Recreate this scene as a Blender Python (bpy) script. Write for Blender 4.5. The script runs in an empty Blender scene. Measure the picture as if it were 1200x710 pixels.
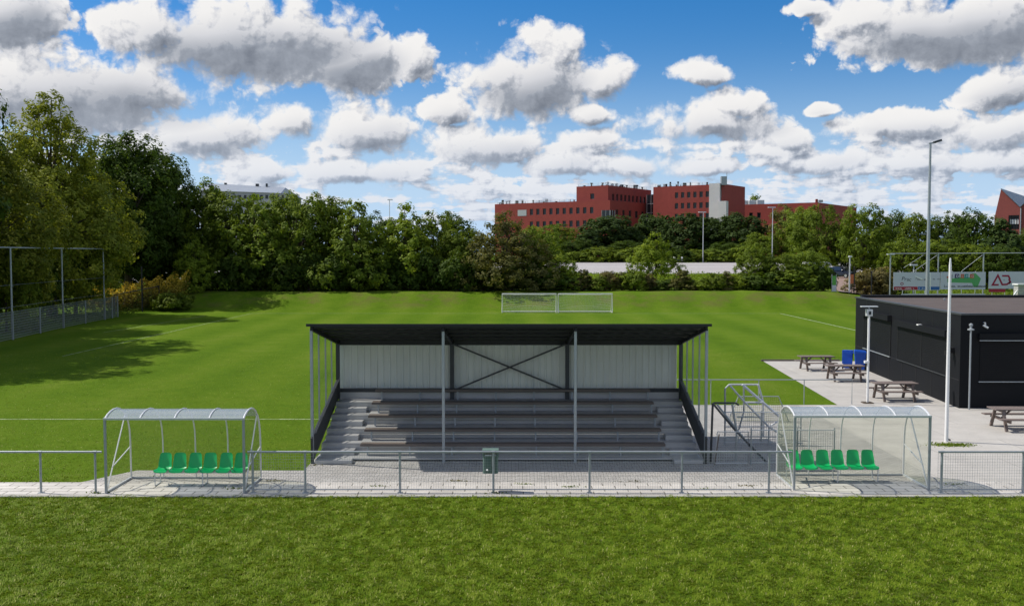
import bpy, math, random
import numpy as np
from mathutils import Vector, Matrix

scene = bpy.context.scene
COL = scene.collection
R = math.radians
PI = math.pi

# ------------------------------------------------------------------ camera
CAM_H = 6.3
FPX = 1150.0                     # focal length in pixels of a 1200 pixel wide picture
PITCH = math.atan(58 / FPX)
cam_d = bpy.data.cameras.new('camera')
cam_d.sensor_width = 36.0
cam_d.lens = 36.0 * FPX / 1200.0
cam_d.clip_start = 0.1
cam_d.clip_end = 5000
cam = bpy.data.objects.new('camera', cam_d)
COL.objects.link(cam)
cam.location = (0, 0, CAM_H)
cam.rotation_euler = (R(90) - PITCH, 0, 0)
scene.camera = cam

def smooth(a, b, x):
    t = min(1.0, max(0.0, (x - a) / (b - a)))
    return t * t * (3 - 2 * t)

# ------------------------------------------------------------------ node maths
class S:
    """a shader socket with arithmetic"""
    def __init__(s, nt, sock):
        s.nt, s.k = nt, sock
    def _op(s, op, *o, clamp=False):
        n = s.nt.nodes.new('ShaderNodeMath'); n.operation = op; n.use_clamp = clamp
        for i, v in enumerate((s,) + o):
            if isinstance(v, S): s.nt.links.new(v.k, n.inputs[i])
            else: n.inputs[i].default_value = float(v)
        return S(s.nt, n.outputs[0])
    def __add__(s, o): return s._op('ADD', o)
    def __sub__(s, o): return s._op('SUBTRACT', o)
    def __mul__(s, o): return s._op('MULTIPLY', o)
    def __truediv__(s, o): return s._op('DIVIDE', o)
    __radd__ = __add__
    __rmul__ = __mul__
    def rsub(s, v): return (s * -1.0) + v
    def mx(s, o): return s._op('MAXIMUM', o)
    def mn(s, o): return s._op('MINIMUM', o)
    def smax(s, o, k): return s._op('SMOOTH_MAX', o, k)
    def sqrt(s): return s._op('SQRT')
    def absv(s): return s._op('ABSOLUTE')
    def pw(s, e): return s._op('POWER', e)
    def gt(s, o): return s._op('GREATER_THAN', o)
    def clamp(s): return s._op('ADD', 0.0, clamp=True)
    def step(s, a, b):
        n = s.nt.nodes.new('ShaderNodeMapRange'); n.interpolation_type = 'SMOOTHSTEP'
        s.nt.links.new(s.k, n.inputs['Value'])
        n.inputs['From Min'].default_value = a; n.inputs['From Max'].default_value = b
        return S(s.nt, n.outputs['Result'])

def combine(nt, x, y, z=0.0):
    n = nt.nodes.new('ShaderNodeCombineXYZ')
    for i, v in enumerate((x, y, z)):
        if isinstance(v, S): nt.links.new(v.k, n.inputs[i])
        else: n.inputs[i].default_value = v
    return n.outputs[0]

def noise(nt, vec, scale, detail=4, rough=0.5, dist=0.0, ntype='FBM', dims='3D'):
    n = nt.nodes.new('ShaderNodeTexNoise')
    n.noise_dimensions = dims
    n.noise_type = ntype
    n.inputs['Scale'].default_value = scale
    n.inputs['Detail'].default_value = detail
    n.inputs['Roughness'].default_value = rough
    n.inputs['Distortion'].default_value = dist
    if vec is not None: nt.links.new(vec, n.inputs['Vector'])
    return n

# ------------------------------------------------------------------ sun and sky
SUN_EL = 49.0
SUN_DIR_H = Vector((-0.965, 0.26)).normalized()        # where the sun stands, seen from above
SUN_STRENGTH = 4.6
SKY_STRENGTH = 0.10
EXPOSURE = 0.12

def build_world():
    w = bpy.data.worlds.new('World'); scene.world = w
    w.use_nodes = True
    nt = w.node_tree; nt.nodes.clear()
    out = nt.nodes.new('ShaderNodeOutputWorld')
    sky = nt.nodes.new('ShaderNodeTexSky')
    sky.sky_type = 'NISHITA'; sky.sun_disc = False
    sky.sun_elevation = R(SUN_EL)
    # Blender: rotation 0 puts the sun on +Y, turning clockwise seen from above
    sky.sun_rotation = math.atan2(SUN_DIR_H.x, SUN_DIR_H.y) % (2 * PI)
    sky.air_density = 1.0; sky.dust_density = 0.2; sky.ozone_density = 2.6
    tc = nt.nodes.new('ShaderNodeTexCoord')
    sep = nt.nodes.new('ShaderNodeSeparateXYZ'); nt.links.new(tc.outputs['Generated'], sep.inputs[0])
    x, y, z = (S(nt, sep.outputs[i]) for i in range(3))
    az = x._op('ARCTAN2', y)                              # 0 straight ahead, + to the right
    hor = (x * x + y * y).sqrt().mx(0.02)
    el = z / hor                                          # tangent of the elevation

    # every cumulus: picture centre, half width, half height above / below, darkness of its base
    clouds = [
        (290, 48, 175, 66, 58, 1.0), (410, 72, 78, 46, 38, 1.0), (190, 38, 85, 46, 50, .5), (482, 70, 42, 34, 36, .35),
        (70, 116, 170, 70, 50, 1.0), (20, 22, 62, 50, 34, 1.0), (160, 112, 70, 36, 34, .8),
        (240, 165, 85, 44, 27, .75), (338, 150, 42, 30, 17, .55), (430, 160, 62, 40, 26, .75),
        (525, 134, 38, 22, 15, .5), (566, 174, 82, 28, 22, .7),
        (622, 104, 86, 64, 40, .95), (648, 62, 44, 38, 46, .3), (705, 98, 36, 32, 26, .5), (692, 138, 28, 16, 14, .4),
        (818, 90, 40, 22, 13, .4), (838, 148, 104, 34, 22, .75), (862, 126, 52, 24, 30, .35), (920, 162, 40, 18, 16, .4),
        (1090, 34, 135, 52, 44, .95), (1170, 30, 130, 50, 44, 1.0), (1010, 22, 60, 32, 32, .4),
        (1172, 104, 44, 28, 20, .7), (1062, 148, 78, 22, 16, .6), (1165, 158, 72, 24, 22, .6),
        (938, 8, 26, 12, 9, .3), (964, 131, 20, 9, 7, .3), (655, 192, 62, 24, 16, .6), (745, 196, 60, 20, 14, .5),
        (690, 168, 46, 16, 14, .4), (820, 200, 62, 18, 12, .45), (960, 192, 70, 18, 14, .5), (1080, 192, 66, 16, 12, .5),
        (900, 178, 30, 16, 12, .35), (420, 205, 110, 20, 14, .55), (300, 205, 70, 18, 14, .5), (1180, 190, 66, 18, 12, .5),
    ]
    cl = []
    for (u, v, rx, ru, rl, dk) in clouds:
        dx = (u - 600) / FPX; dn = (v - 355) / FPX
        d = Vector((dx, math.cos(PITCH) - dn * math.sin(PITCH), -math.sin(PITCH) - dn * math.cos(PITCH)))
        h = math.hypot(d.x, d.y)
        cl.append((math.atan2(d.x, d.y), d.z / h, rx / FPX, ru / FPX, rl / FPX, dk))

    # the cloud density at one direction, as a node group so that it can be asked twice
    grp = bpy.data.node_groups.new('cloud_density', 'ShaderNodeTree')
    for nm, io in (('az', 'INPUT'), ('el', 'INPUT'), ('density', 'OUTPUT'), ('base', 'OUTPUT'), ('fine', 'OUTPUT')):
        grp.interface.new_socket(nm, in_out=io, socket_type='NodeSocketFloat')
    gi = grp.nodes.new('NodeGroupInput'); go = grp.nodes.new('NodeGroupOutput')
    a0, e0 = S(grp, gi.outputs[0]), S(grp, gi.outputs[1])
    vec = combine(grp, a0, e0, 0.37)
    big = noise(grp, vec, 8.0, 2, 0.5)
    sc = grp.nodes.new('ShaderNodeSeparateColor'); grp.links.new(big.outputs['Color'], sc.inputs[0])
    a = a0 + (S(grp, sc.outputs[0]) - 0.5) * 0.050
    e = e0 + (S(grp, sc.outputs[1]) - 0.5) * 0.030
    f = None; dark = None
    for (ca, ce, rx, ru, rl, dk) in cl:
        qx = (a - ca) / rx
        t = e - ce
        qy = t.mx(0.0) / ru + t.mn(0.0) / rl
        g = (qx * qx + qy * qy).sqrt().rsub(1.0)
        # lower and inner part of a cumulus is its shaded base
        lo = qy - qx * 0.42
        gd = g.step(-0.20, 0.70) * lo.step(0.45 + .45 * dk, -0.80 + .25 * dk) * dk
        dark = gd if dark is None else dark.mx(gd)
        f = g if f is None else f.mx(g)
    # far small clouds in streets towards the horizon
    ln = e0.mx(0.004)._op('LOGARITHM', 2.718)
    v2 = combine(grp, a0 * 17.0, ln * 4.2, 4.0)
    b = S(grp, noise(grp, v2, 1.0, 5, 0.55).outputs['Fac'])
    band = e0.step(0.0, 0.03) * e0.step(0.10, 0.16).rsub(1.0)
    g2 = (b - 0.44) * 2.8 * band + (band - 1.0) * 0.8
    f = f.mx(g2)
    # unseen clouds overhead and to the sides, added to neutralise the ambient light
    out_ = (a0.absv().step(.62, .75)).mx(e0.step(.34, .45))
    gn = S(grp, noise(grp, combine(grp, a0, e0.mn(3.0), 1.9), 3.2, 4, .5).outputs['Fac'])
    f = f.mx((gn - 0.48) * 5.0 * out_ + (out_ - 1.0) * 2.0)
    bill = grp.nodes.new('ShaderNodeTexVoronoi'); bill.feature = 'SMOOTH_F1'; bill.voronoi_dimensions = '2D'
    bill.inputs['Scale'].default_value = 33.0; bill.inputs['Detail'].default_value = 4.0
    bill.inputs['Roughness'].default_value = 0.55; bill.inputs['Smoothness'].default_value = 0.35
    wv = noise(grp, vec, 26.0, 4, 0.6)
    va = grp.nodes.new('ShaderNodeVectorMath'); va.operation = 'MULTIPLY_ADD'
    grp.links.new(wv.outputs['Color'], va.inputs[0]); va.inputs[1].default_value = (.03, .03, .03)
    grp.links.new(vec, va.inputs[2]); grp.links.new(va.outputs[0], bill.inputs['Vector'])
    bl = S(grp, bill.outputs['Distance']).rsub(0.42)
    fb = S(grp, noise(grp, vec, 42.0, 10, 0.62).outputs['Fac']) - 0.5
    fl = S(grp, noise(grp, vec, 12.0, 3, 0.5).outputs['Fac']) - 0.5
    dens = f * 1.1 + bl * 0.55 + fb * 0.80 + fl * 0.75 + 0.32
    for q, i in ((dens, 0), (dark, 1), (fb, 2)):
        grp.links.new(q.k, go.inputs[i])
    def field(a_, e_):
        n = nt.nodes.new('ShaderNodeGroup'); n.node_tree = grp
        nt.links.new(a_.k, n.inputs[0]); nt.links.new(e_.k, n.inputs[1])
        return [S(nt, o) for o in n.outputs]
    d0, dark, fb = field(az, el)
    d1, _, _ = field(az + (-0.010), el + 0.013)                  # a step towards the sun
    wisp = S(nt, noise(nt, combine(nt, az, el, 2.7), 9.0, 3, .5).outputs['Fac'])
    d2, _, _ = field(az + (-0.003), el + 0.004)
    alpha = (d0 / ((wisp - 0.5) * 1.1 + 0.44).mx(0.18)).step(0.02, 1.0)
    light = ((d0 - d1) * 0.70 + (d0 - d2) * 0.75 + 0.78).clamp()   # brighter where it faces the sun
    thick = d0.step(0.2, 1.3)
    far = el.step(0.02, 0.15).rsub(1.0)
    dk = dark.step(0.0, 0.95) * 0.95 * (far * -0.5 + 1.0)
    shade = (light * dk.rsub(1.0) + (light * 0.26 + 0.10) * dk - thick * 0.05 + d0.step(0.05, 0.5).rsub(1.0) * 0.14).clamp()
    # thin edges glow
    ramp = nt.nodes.new('ShaderNodeValToRGB')
    cr = ramp.color_ramp
    cr.elements[0].position = 0.0; cr.elements[0].color = (0.175, 0.20, 0.25, 1)
    cr.elements[1].position = 1.0; cr.elements[1].color = (1.0, 0.985, 0.97, 1)
    e_ = cr.elements.new(0.35); e_.color = (0.36, 0.395, 0.46, 1)
    e_ = cr.elements.new(0.65); e_.color = (0.74, 0.75, 0.79, 1)
    nt.links.new(shade.k, ramp.inputs[0])
    # clouds far away take on some of the air's colour
    tint = nt.nodes.new('ShaderNodeMix'); tint.data_type = 'RGBA'
    nt.links.new((far * 0.50).k, tint.inputs[0])
    nt.links.new(ramp.outputs[0], tint.inputs[6]); tint.inputs[7].default_value = (0.60, 0.72, 0.92, 1)
    bg_s = nt.nodes.new('ShaderNodeBackground'); bg_s.inputs[1].default_value = SKY_STRENGTH
    hs = nt.nodes.new('ShaderNodeHueSaturation'); hs.inputs["Saturation"].default_value = 1.5
    hs.inputs['Value'].default_value = 1.02
    nt.links.new(sky.outputs[0], hs.inputs['Color'])
    hz = nt.nodes.new('ShaderNodeMix'); hz.data_type = 'RGBA'     # pale air above the horizon
    nt.links.new((el.absv().step(0.0, 0.24).rsub(1.0).pw(1.6) * 0.92).k, hz.inputs[0])
    nt.links.new(hs.outputs[0], hz.inputs[6]); hz.inputs[7].default_value = (4.5, 7.1, 8.9, 1)
    hu = nt.nodes.new('ShaderNodeMix'); hu.data_type = 'RGBA'; hu.blend_type = 'MULTIPLY'; hu.inputs[0].default_value = 1.0
    nt.links.new(hz.outputs[2], hu.inputs[6]); hu.inputs[7].default_value = (1.0, .90, 1.0, 1)
    nt.links.new(hu.outputs[2], bg_s.inputs[0])
    bg_c = nt.nodes.new('ShaderNodeBackground'); bg_c.inputs[1].default_value = 0.84
    nt.links.new(tint.outputs[2], bg_c.inputs[0])
    ms = nt.nodes.new('ShaderNodeMixShader')
    nt.links.new((alpha * el.step(-0.002, 0.004)).k, ms.inputs[0])
    nt.links.new(bg_s.outputs[0], ms.inputs[1]); nt.links.new(bg_c.outputs[0], ms.inputs[2])
    nt.links.new(ms.outputs[0], out.inputs[0])
    w.cycles.sampling_method = 'MANUAL'; w.cycles.sample_map_resolution = 512
build_world()

sun_d = bpy.data.lights.new('sun', 'SUN')
sun_d.energy = SUN_STRENGTH; sun_d.angle = R(0.53); sun_d.color = (1.0, 0.945, 0.86)
sun = bpy.data.objects.new('sun', sun_d); COL.objects.link(sun)
sv = Vector((SUN_DIR_H.x * math.cos(R(SUN_EL)), SUN_DIR_H.y * math.cos(R(SUN_EL)), math.sin(R(SUN_EL))))
sun.rotation_euler = sv.to_track_quat('Z', 'Y').to_euler()
sun.location = sv * 200

vs = scene.view_settings
scene.display_settings.display_device = 'sRGB'
vs.view_transform = 'Standard'; vs.look = 'None'; vs.gamma = 1.0; vs.use_curve_mapping = False
vs.exposure = EXPOSURE
scene.cycles.use_denoising = True
scene.cycles.max_bounces = 8
scene.cycles.transparent_max_bounces = 24
scene.cycles.caustics_reflective = False; scene.cycles.caustics_refractive = False
# ------------------------------------------------------------------ materials
def new_mat(name):
    m = bpy.data.materials.new(name); m.use_nodes = True
    nt = m.node_tree
    return m, nt, nt.nodes['Principled BSDF']

def mat(name, col, rough=0.6, metal=0.0, var=0.12, vscale=6.0, bump=0.0, bscale=60.0, spec=0.4, stretch=None, var2=0.0):
    """principled surface whose colour wanders a little (dirt, weathering)"""
    m, nt, p = new_mat(name)
    tc = nt.nodes.new('ShaderNodeTexCoord'); vec = tc.outputs['Object']
    if stretch:
        mp = nt.nodes.new('ShaderNodeMapping'); mp.inputs['Scale'].default_value = stretch
        nt.links.new(vec, mp.inputs[0]); vec = mp.outputs[0]
    n = noise(nt, vec, vscale, 6, 0.6)
    f = (S(nt, n.outputs['Fac']) - 0.5) * (2.4 * var) + 1.0
    if var2:
        n2 = noise(nt, vec, vscale * 9, 3, 0.7)
        f = f * ((S(nt, n2.outputs['Fac']) - 0.5) * (2.4 * var2) + 1.0)
    mu = nt.nodes.new('ShaderNodeVectorMath'); mu.operation = 'SCALE'
    mu.inputs[0].default_value = col[:3]; nt.links.new(f.k, mu.inputs['Scale'])
    nt.links.new(mu.outputs[0], p.inputs['Base Color'])
    p.inputs['Roughness'].default_value = rough; p.inputs['Metallic'].default_value = metal
    p.inputs['Specular IOR Level'].default_value = spec
    if bump:
        n3 = noise(nt, vec, bscale, 5, 0.6)
        bp = nt.nodes.new('ShaderNodeBump'); bp.inputs['Strength'].default_value = bump; bp.inputs['Distance'].default_value = 0.02
        nt.links.new(n3.outputs['Fac'], bp.inputs['Height']); nt.links.new(bp.outputs[0], p.inputs['Normal'])
    return m

def ramp_node(nt, fac, stops):
    r = nt.nodes.new('ShaderNodeValToRGB'); cr = r.color_ramp
    cr.elements[0].position, cr.elements[0].color = stops[0][0], (*stops[0][1], 1)
    cr.elements[1].position, cr.elements[1].color = stops[-1][0], (*stops[-1][1], 1)
    for p, c in stops[1:-1]:
        e = cr.elements.new(p); e.color = (*c, 1)
    nt.links.new(fac.k if isinstance(fac, S) else fac, r.inputs[0])
    return r.outputs[0]

def mixc(nt, fac, a, b, mode='MIX'):
    n = nt.nodes.new('ShaderNodeMix'); n.data_type = 'RGBA'; n.blend_type = mode
    if isinstance(fac, S): nt.links.new(fac.k, n.inputs[0])
    else: n.inputs[0].default_value = fac
    for i, v in ((6, a), (7, b)):
        if isinstance(v, tuple): n.inputs[i].default_value = (*v, 1)
        else: nt.links.new(v, n.inputs[i])
    return n.outputs[2]

def paving_mat(name, c1, c2, mortar, bw, bh, ms=0.012, dirt=0.3, offset=0.5):
    m, nt, p = new_mat(name)
    tc = nt.nodes.new('ShaderNodeTexCoord')
    b = nt.nodes.new('ShaderNodeTexBrick')
    wob = noise(nt, tc.outputs['Object'], 1.3, 3)
    va = nt.nodes.new('ShaderNodeVectorMath'); va.operation = 'MULTIPLY_ADD'
    nt.links.new(wob.outputs['Color'], va.inputs[0]); va.inputs[1].default_value = (.03, .03, 0)
    nt.links.new(tc.outputs['Object'], va.inputs[2]); nt.links.new(va.outputs[0], b.inputs['Vector'])
    b.inputs['Scale'].default_value = 1.0; b.inputs['Brick Width'].default_value = bw; b.inputs['Row Height'].default_value = bh
    b.inputs['Mortar Size'].default_value = ms; b.inputs['Mortar Smooth'].default_value = 0.3; b.offset = offset
    b.inputs['Color1'].default_value = (*c1, 1); b.inputs['Color2'].default_value = (*c2, 1); b.inputs['Mortar'].default_value = (*mortar, 1)
    n = noise(nt, tc.outputs['Object'], 0.9, 6, 0.65); n2 = noise(nt, tc.outputs['Object'], 14, 5, 0.7)
    f = (S(nt, n.outputs['Fac']) - 0.5) * (2 * dirt) + (S(nt, n2.outputs['Fac']) - 0.5) * dirt * 1.2 + 1.0
    mu = nt.nodes.new('ShaderNodeVectorMath'); mu.operation = 'SCALE'
    nt.links.new(b.outputs['Color'], mu.inputs[0]); nt.links.new(f.k, mu.inputs['Scale'])
    nt.links.new(mu.outputs[0], p.inputs['Base Color']); p.inputs['Roughness'].default_value = 0.85
    bp = nt.nodes.new('ShaderNodeBump'); bp.inputs['Strength'].default_value = 0.5; bp.inputs['Distance'].default_value = 0.01
    bp.invert = True
    nt.links.new(b.outputs['Fac'], bp.inputs['Height']); nt.links.new(bp.outputs[0], p.inputs['Normal'])
    return m

def clear_mat(name, tint, film, amount, rough=0.25, rim=0.0):
    """thin see-through sheet: mostly transparent, a share of it a dull film"""
    m, nt, p = new_mat(name)
    tc = nt.nodes.new('ShaderNodeTexCoord')
    n = noise(nt, tc.outputs['Object'], 1.6, 6, 0.65)
    tr = nt.nodes.new('ShaderNodeBsdfTransparent'); tr.inputs[0].default_value = (*tint, 1)
    p.inputs['Base Color'].default_value = (*film, 1); p.inputs['Roughness'].default_value = rough
    mx = nt.nodes.new('ShaderNodeMixShader')
    f = ((S(nt, n.outputs['Fac']) - 0.5) * 0.5 + 1.0) * amount
    nt.links.new(f.k, mx.inputs[0]); nt.links.new(tr.outputs[0], mx.inputs[1]); nt.links.new(p.outputs[0], mx.inputs[2])
    nt.links.new(mx.outputs[0], nt.nodes['Material Output'].inputs[0])
    return m

def leaf_mat(name, base, vary=0.35, trans=0.35):
    m, nt, p = new_mat(name)
    at = nt.nodes.new('ShaderNodeAttribute'); at.attribute_name = 'tone'
    oi = nt.nodes.new('ShaderNodeObjectInfo')
    t = S(nt, at.outputs['Fac'])
    r = S(nt, oi.outputs['Random'])
    dk = tuple(c * (1 - vary) for c in base)
    lt = (min(1, base[0] * (1 + vary * 1.5)), base[1] * (1 + vary), base[2] * (1 + vary * 0.3))
    c = ramp_node(nt, t, [(0.0, dk), (0.55, base), (1.0, lt)])
    mu = nt.nodes.new('ShaderNodeVectorMath'); mu.operation = 'SCALE'
    nt.links.new(c, mu.inputs[0]); nt.links.new((r * 0.34 + 0.83).k, mu.inputs['Scale'])
    nt.links.new(mu.outputs[0], p.inputs['Base Color'])
    p.inputs['Roughness'].default_value = 0.62; p.inputs['Specular IOR Level'].default_value = 0.10
    tl = nt.nodes.new('ShaderNodeBsdfTranslucent'); 
    m2 = nt.nodes.new('ShaderNodeVectorMath'); m2.operation = 'MULTIPLY'
    nt.links.new(mu.outputs[0], m2.inputs[0]); m2.inputs[1].default_value = (1.25, 1.25, 0.6)
    nt.links.new(m2.outputs[0], tl.inputs[0])
    mx = nt.nodes.new('ShaderNodeMixShader'); mx.inputs[0].default_value = trans
    nt.links.new(p.outputs[0], mx.inputs[1]); nt.links.new(tl.outputs[0], mx.inputs[2])
    nt.links.new(mx.outputs[0], nt.nodes['Material Output'].inputs[0])
    return m

M = {}
M['galv'] = mat('galvanised_steel', (.36, .39, .41), .5, .45, .15, 5)
M['galv_light'] = mat('pale_galvanised_steel', (.58, .60, .61), .45, .35, .12, 5)
M['alu'] = mat('white_aluminium', (.70, .71, .72), .4, .3, .08, 4)
M['darksteel'] = mat('dark_steel', (.055, .06, .065), .5, .3, .15, 5)
M['blacksteel'] = mat('black_steel', (.018, .019, .021), .5, .1, .2, 3)
M['wire'] = mat('fence_wire', (.40, .43, .45), .5, .5, .1, 3)
M['white'] = mat('white_paint', (.78, .78, .77), .4, 0, .06, 4)
M['roof_black'] = mat('black_roof_sheet', (.02, .021, .022), .6, .1, .25, 2)
M['cladding'] = mat('white_sheet_cladding', (.76, .78, .72), .5, 0.0, .16, 2.0, stretch=(1, 1, .25))
M['step'] = mat('grey_step_plank', (.50, .50, .495), .45, .35, .16, 3.0, var2=.08, stretch=(.35, 2, 2))
M['seatboard'] = mat('worn_brown_board', (.15, .122, .105), .6, 0, .22, 3.0, var2=.1, stretch=(.4, 3, 3))
M['stringer'] = mat('dark_stringer', (.05, .053, .055), .55, .2, .2, 3)
M['seat_green'] = mat('green_plastic', (.005, .44, .12), .32, 0, .06, 5, spec=.5)
M['bin_green'] = mat('grey_green_plastic', (.12, .19, .165), .5, 0, .1, 8)
M['wood'] = mat('weathered_table_board', (.17, .135, .12), .75, 0, .25, 4, var2=.12, stretch=(.6, 4, 4), bump=.2)
M['blue'] = mat('blue_plastic', (.008, .085, .48), .4, 0, .1, 4)
M['blackpanel'] = mat('anthracite_panel', (.0085, .0095, .0115), .7, 0.0, .22, 1.2, spec=.15, stretch=(.3, .3, 2), var2=.10)
M['blackpanel2'] = mat('anthracite_shutter', (.0075, .0082, .0098), .65, 0.0, .18, 1.5, spec=.18)
M['roofgravel'] = mat('brown_roof_felt', (.085, .066, .058), .9, 0, .30, .8, var2=.25, bump=.3, bscale=20)
M['dark'] = mat('matt_black', (.012, .012, .013), .6)
M['brick'] = mat('red_brick', (.27, .045, .036), .85, 0, .20, .10, var2=.16)
M['brick2'] = mat('rose_brick', (.28, .072, .060), .85, 0, .10, .3, var2=.10)
M['roofgrey'] = mat('grey_metal_roof', (.16, .20, .24), .5, .2, .1, .3, stretch=(6, .2, 1))
M['glass'] = mat('window_glass', (.022, .026, .032), .12, 0, .3, .2, spec=.35)
M['frame_grey'] = mat('grey_window_frame', (.40, .41, .43), .5)
M['frame_dark'] = mat('dark_window_frame', (.10, .085, .085), .5)
M['towerclad'] = mat('pale_tower_cladding', (.56, .53, .54), .7, 0, .12, .4)
M['concrete'] = mat('pale_concrete', (.42, .41, .385), .85, 0, .12, 1.5, var2=.08)
M['bark'] = mat('bark', (.075, .058, .042), .9, 0, .3, 5, bump=.5, bscale=20)
M['asphalt'] = mat('old_asphalt', (.36, .34, .335), .9, 0, .12, .15, var2=.08, stretch=(.15, 1, 1))
M['tarmac'] = mat('tarmac', (.06, .06, .062), .9, 0, .12, .15, var2=.08)
M['carpaint'] = mat('navy_car_paint', (.012, .015, .024), .2, .2, .05, 1, spec=.6)
M['carglass'] = mat('car_glass', (.02, .024, .03), .05, 0, .05, 1, spec=.9)
M['tyre'] = mat('tyre_rubber', (.012, .012, .012), .8)
M['silver'] = mat('silver', (.6, .6, .62), .3, .7)
M['redlamp'] = mat('red_lamp', (.35, .02, .015), .3)
M['hall_white'] = mat('pale_hall_wall', (.36, .37, .39), .6, 0, .05, .3)
M['hall_roof'] = mat('blue_grey_roof', (.30, .33, .37), .5, .1, .08, .3)
M['orange'] = mat('orange_board', (.55, .17, .06), .6)
M['green_net'] = mat('yellow_green_net', (.38, .42, .14), .8)
M['net'] = mat('net_cord', (.62, .64, .60), .8)
M['green_sign'] = mat('green_sign', (.10, .33, .06), .5)
M['banner'] = mat('banner_cloth', (.56, .57, .66), .6, 0, .06, 1.5)
M['banner_red'] = mat('banner_red', (.36, .02, .045), .6)
M['banner_blue'] = mat('banner_blue', (.03, .12, .36), .6)
M['banner_green'] = mat('banner_green', (.10, .36, .13), .6)
M['ink'] = mat('dark_ink', (.03, .035, .045), .6)
M['ink_red'] = mat('crimson_ink', (.30, .012, .05), .6)
M['ink_orange'] = mat('orange_ink', (.48, .12, .05), .6)
M['ink_teal'] = mat('teal_ink', (.04, .25, .25), .6)
M['ink_purple'] = mat('purple_ink', (.07, .05, .16), .6)
M['ink_white'] = mat('white_ink', (.8, .8, .8), .6)
M['poly_roof'] = clear_mat('clear_roof_sheet', (.90, .93, .95), (.50, .54, .59), .34, .18)
M['poly_wall'] = clear_mat('clear_wall_sheet', (.955, .96, .925), (.45, .46, .34), .04, .3)
M['poly_old'] = clear_mat('yellowed_wall_sheet', (.955, .965, .925), (.40, .44, .36), .075, .3)
M['poly_side'] = clear_mat('clear_stand_sheet', (.96, .97, .96), (.5, .52, .5), .04, .2)

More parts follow.
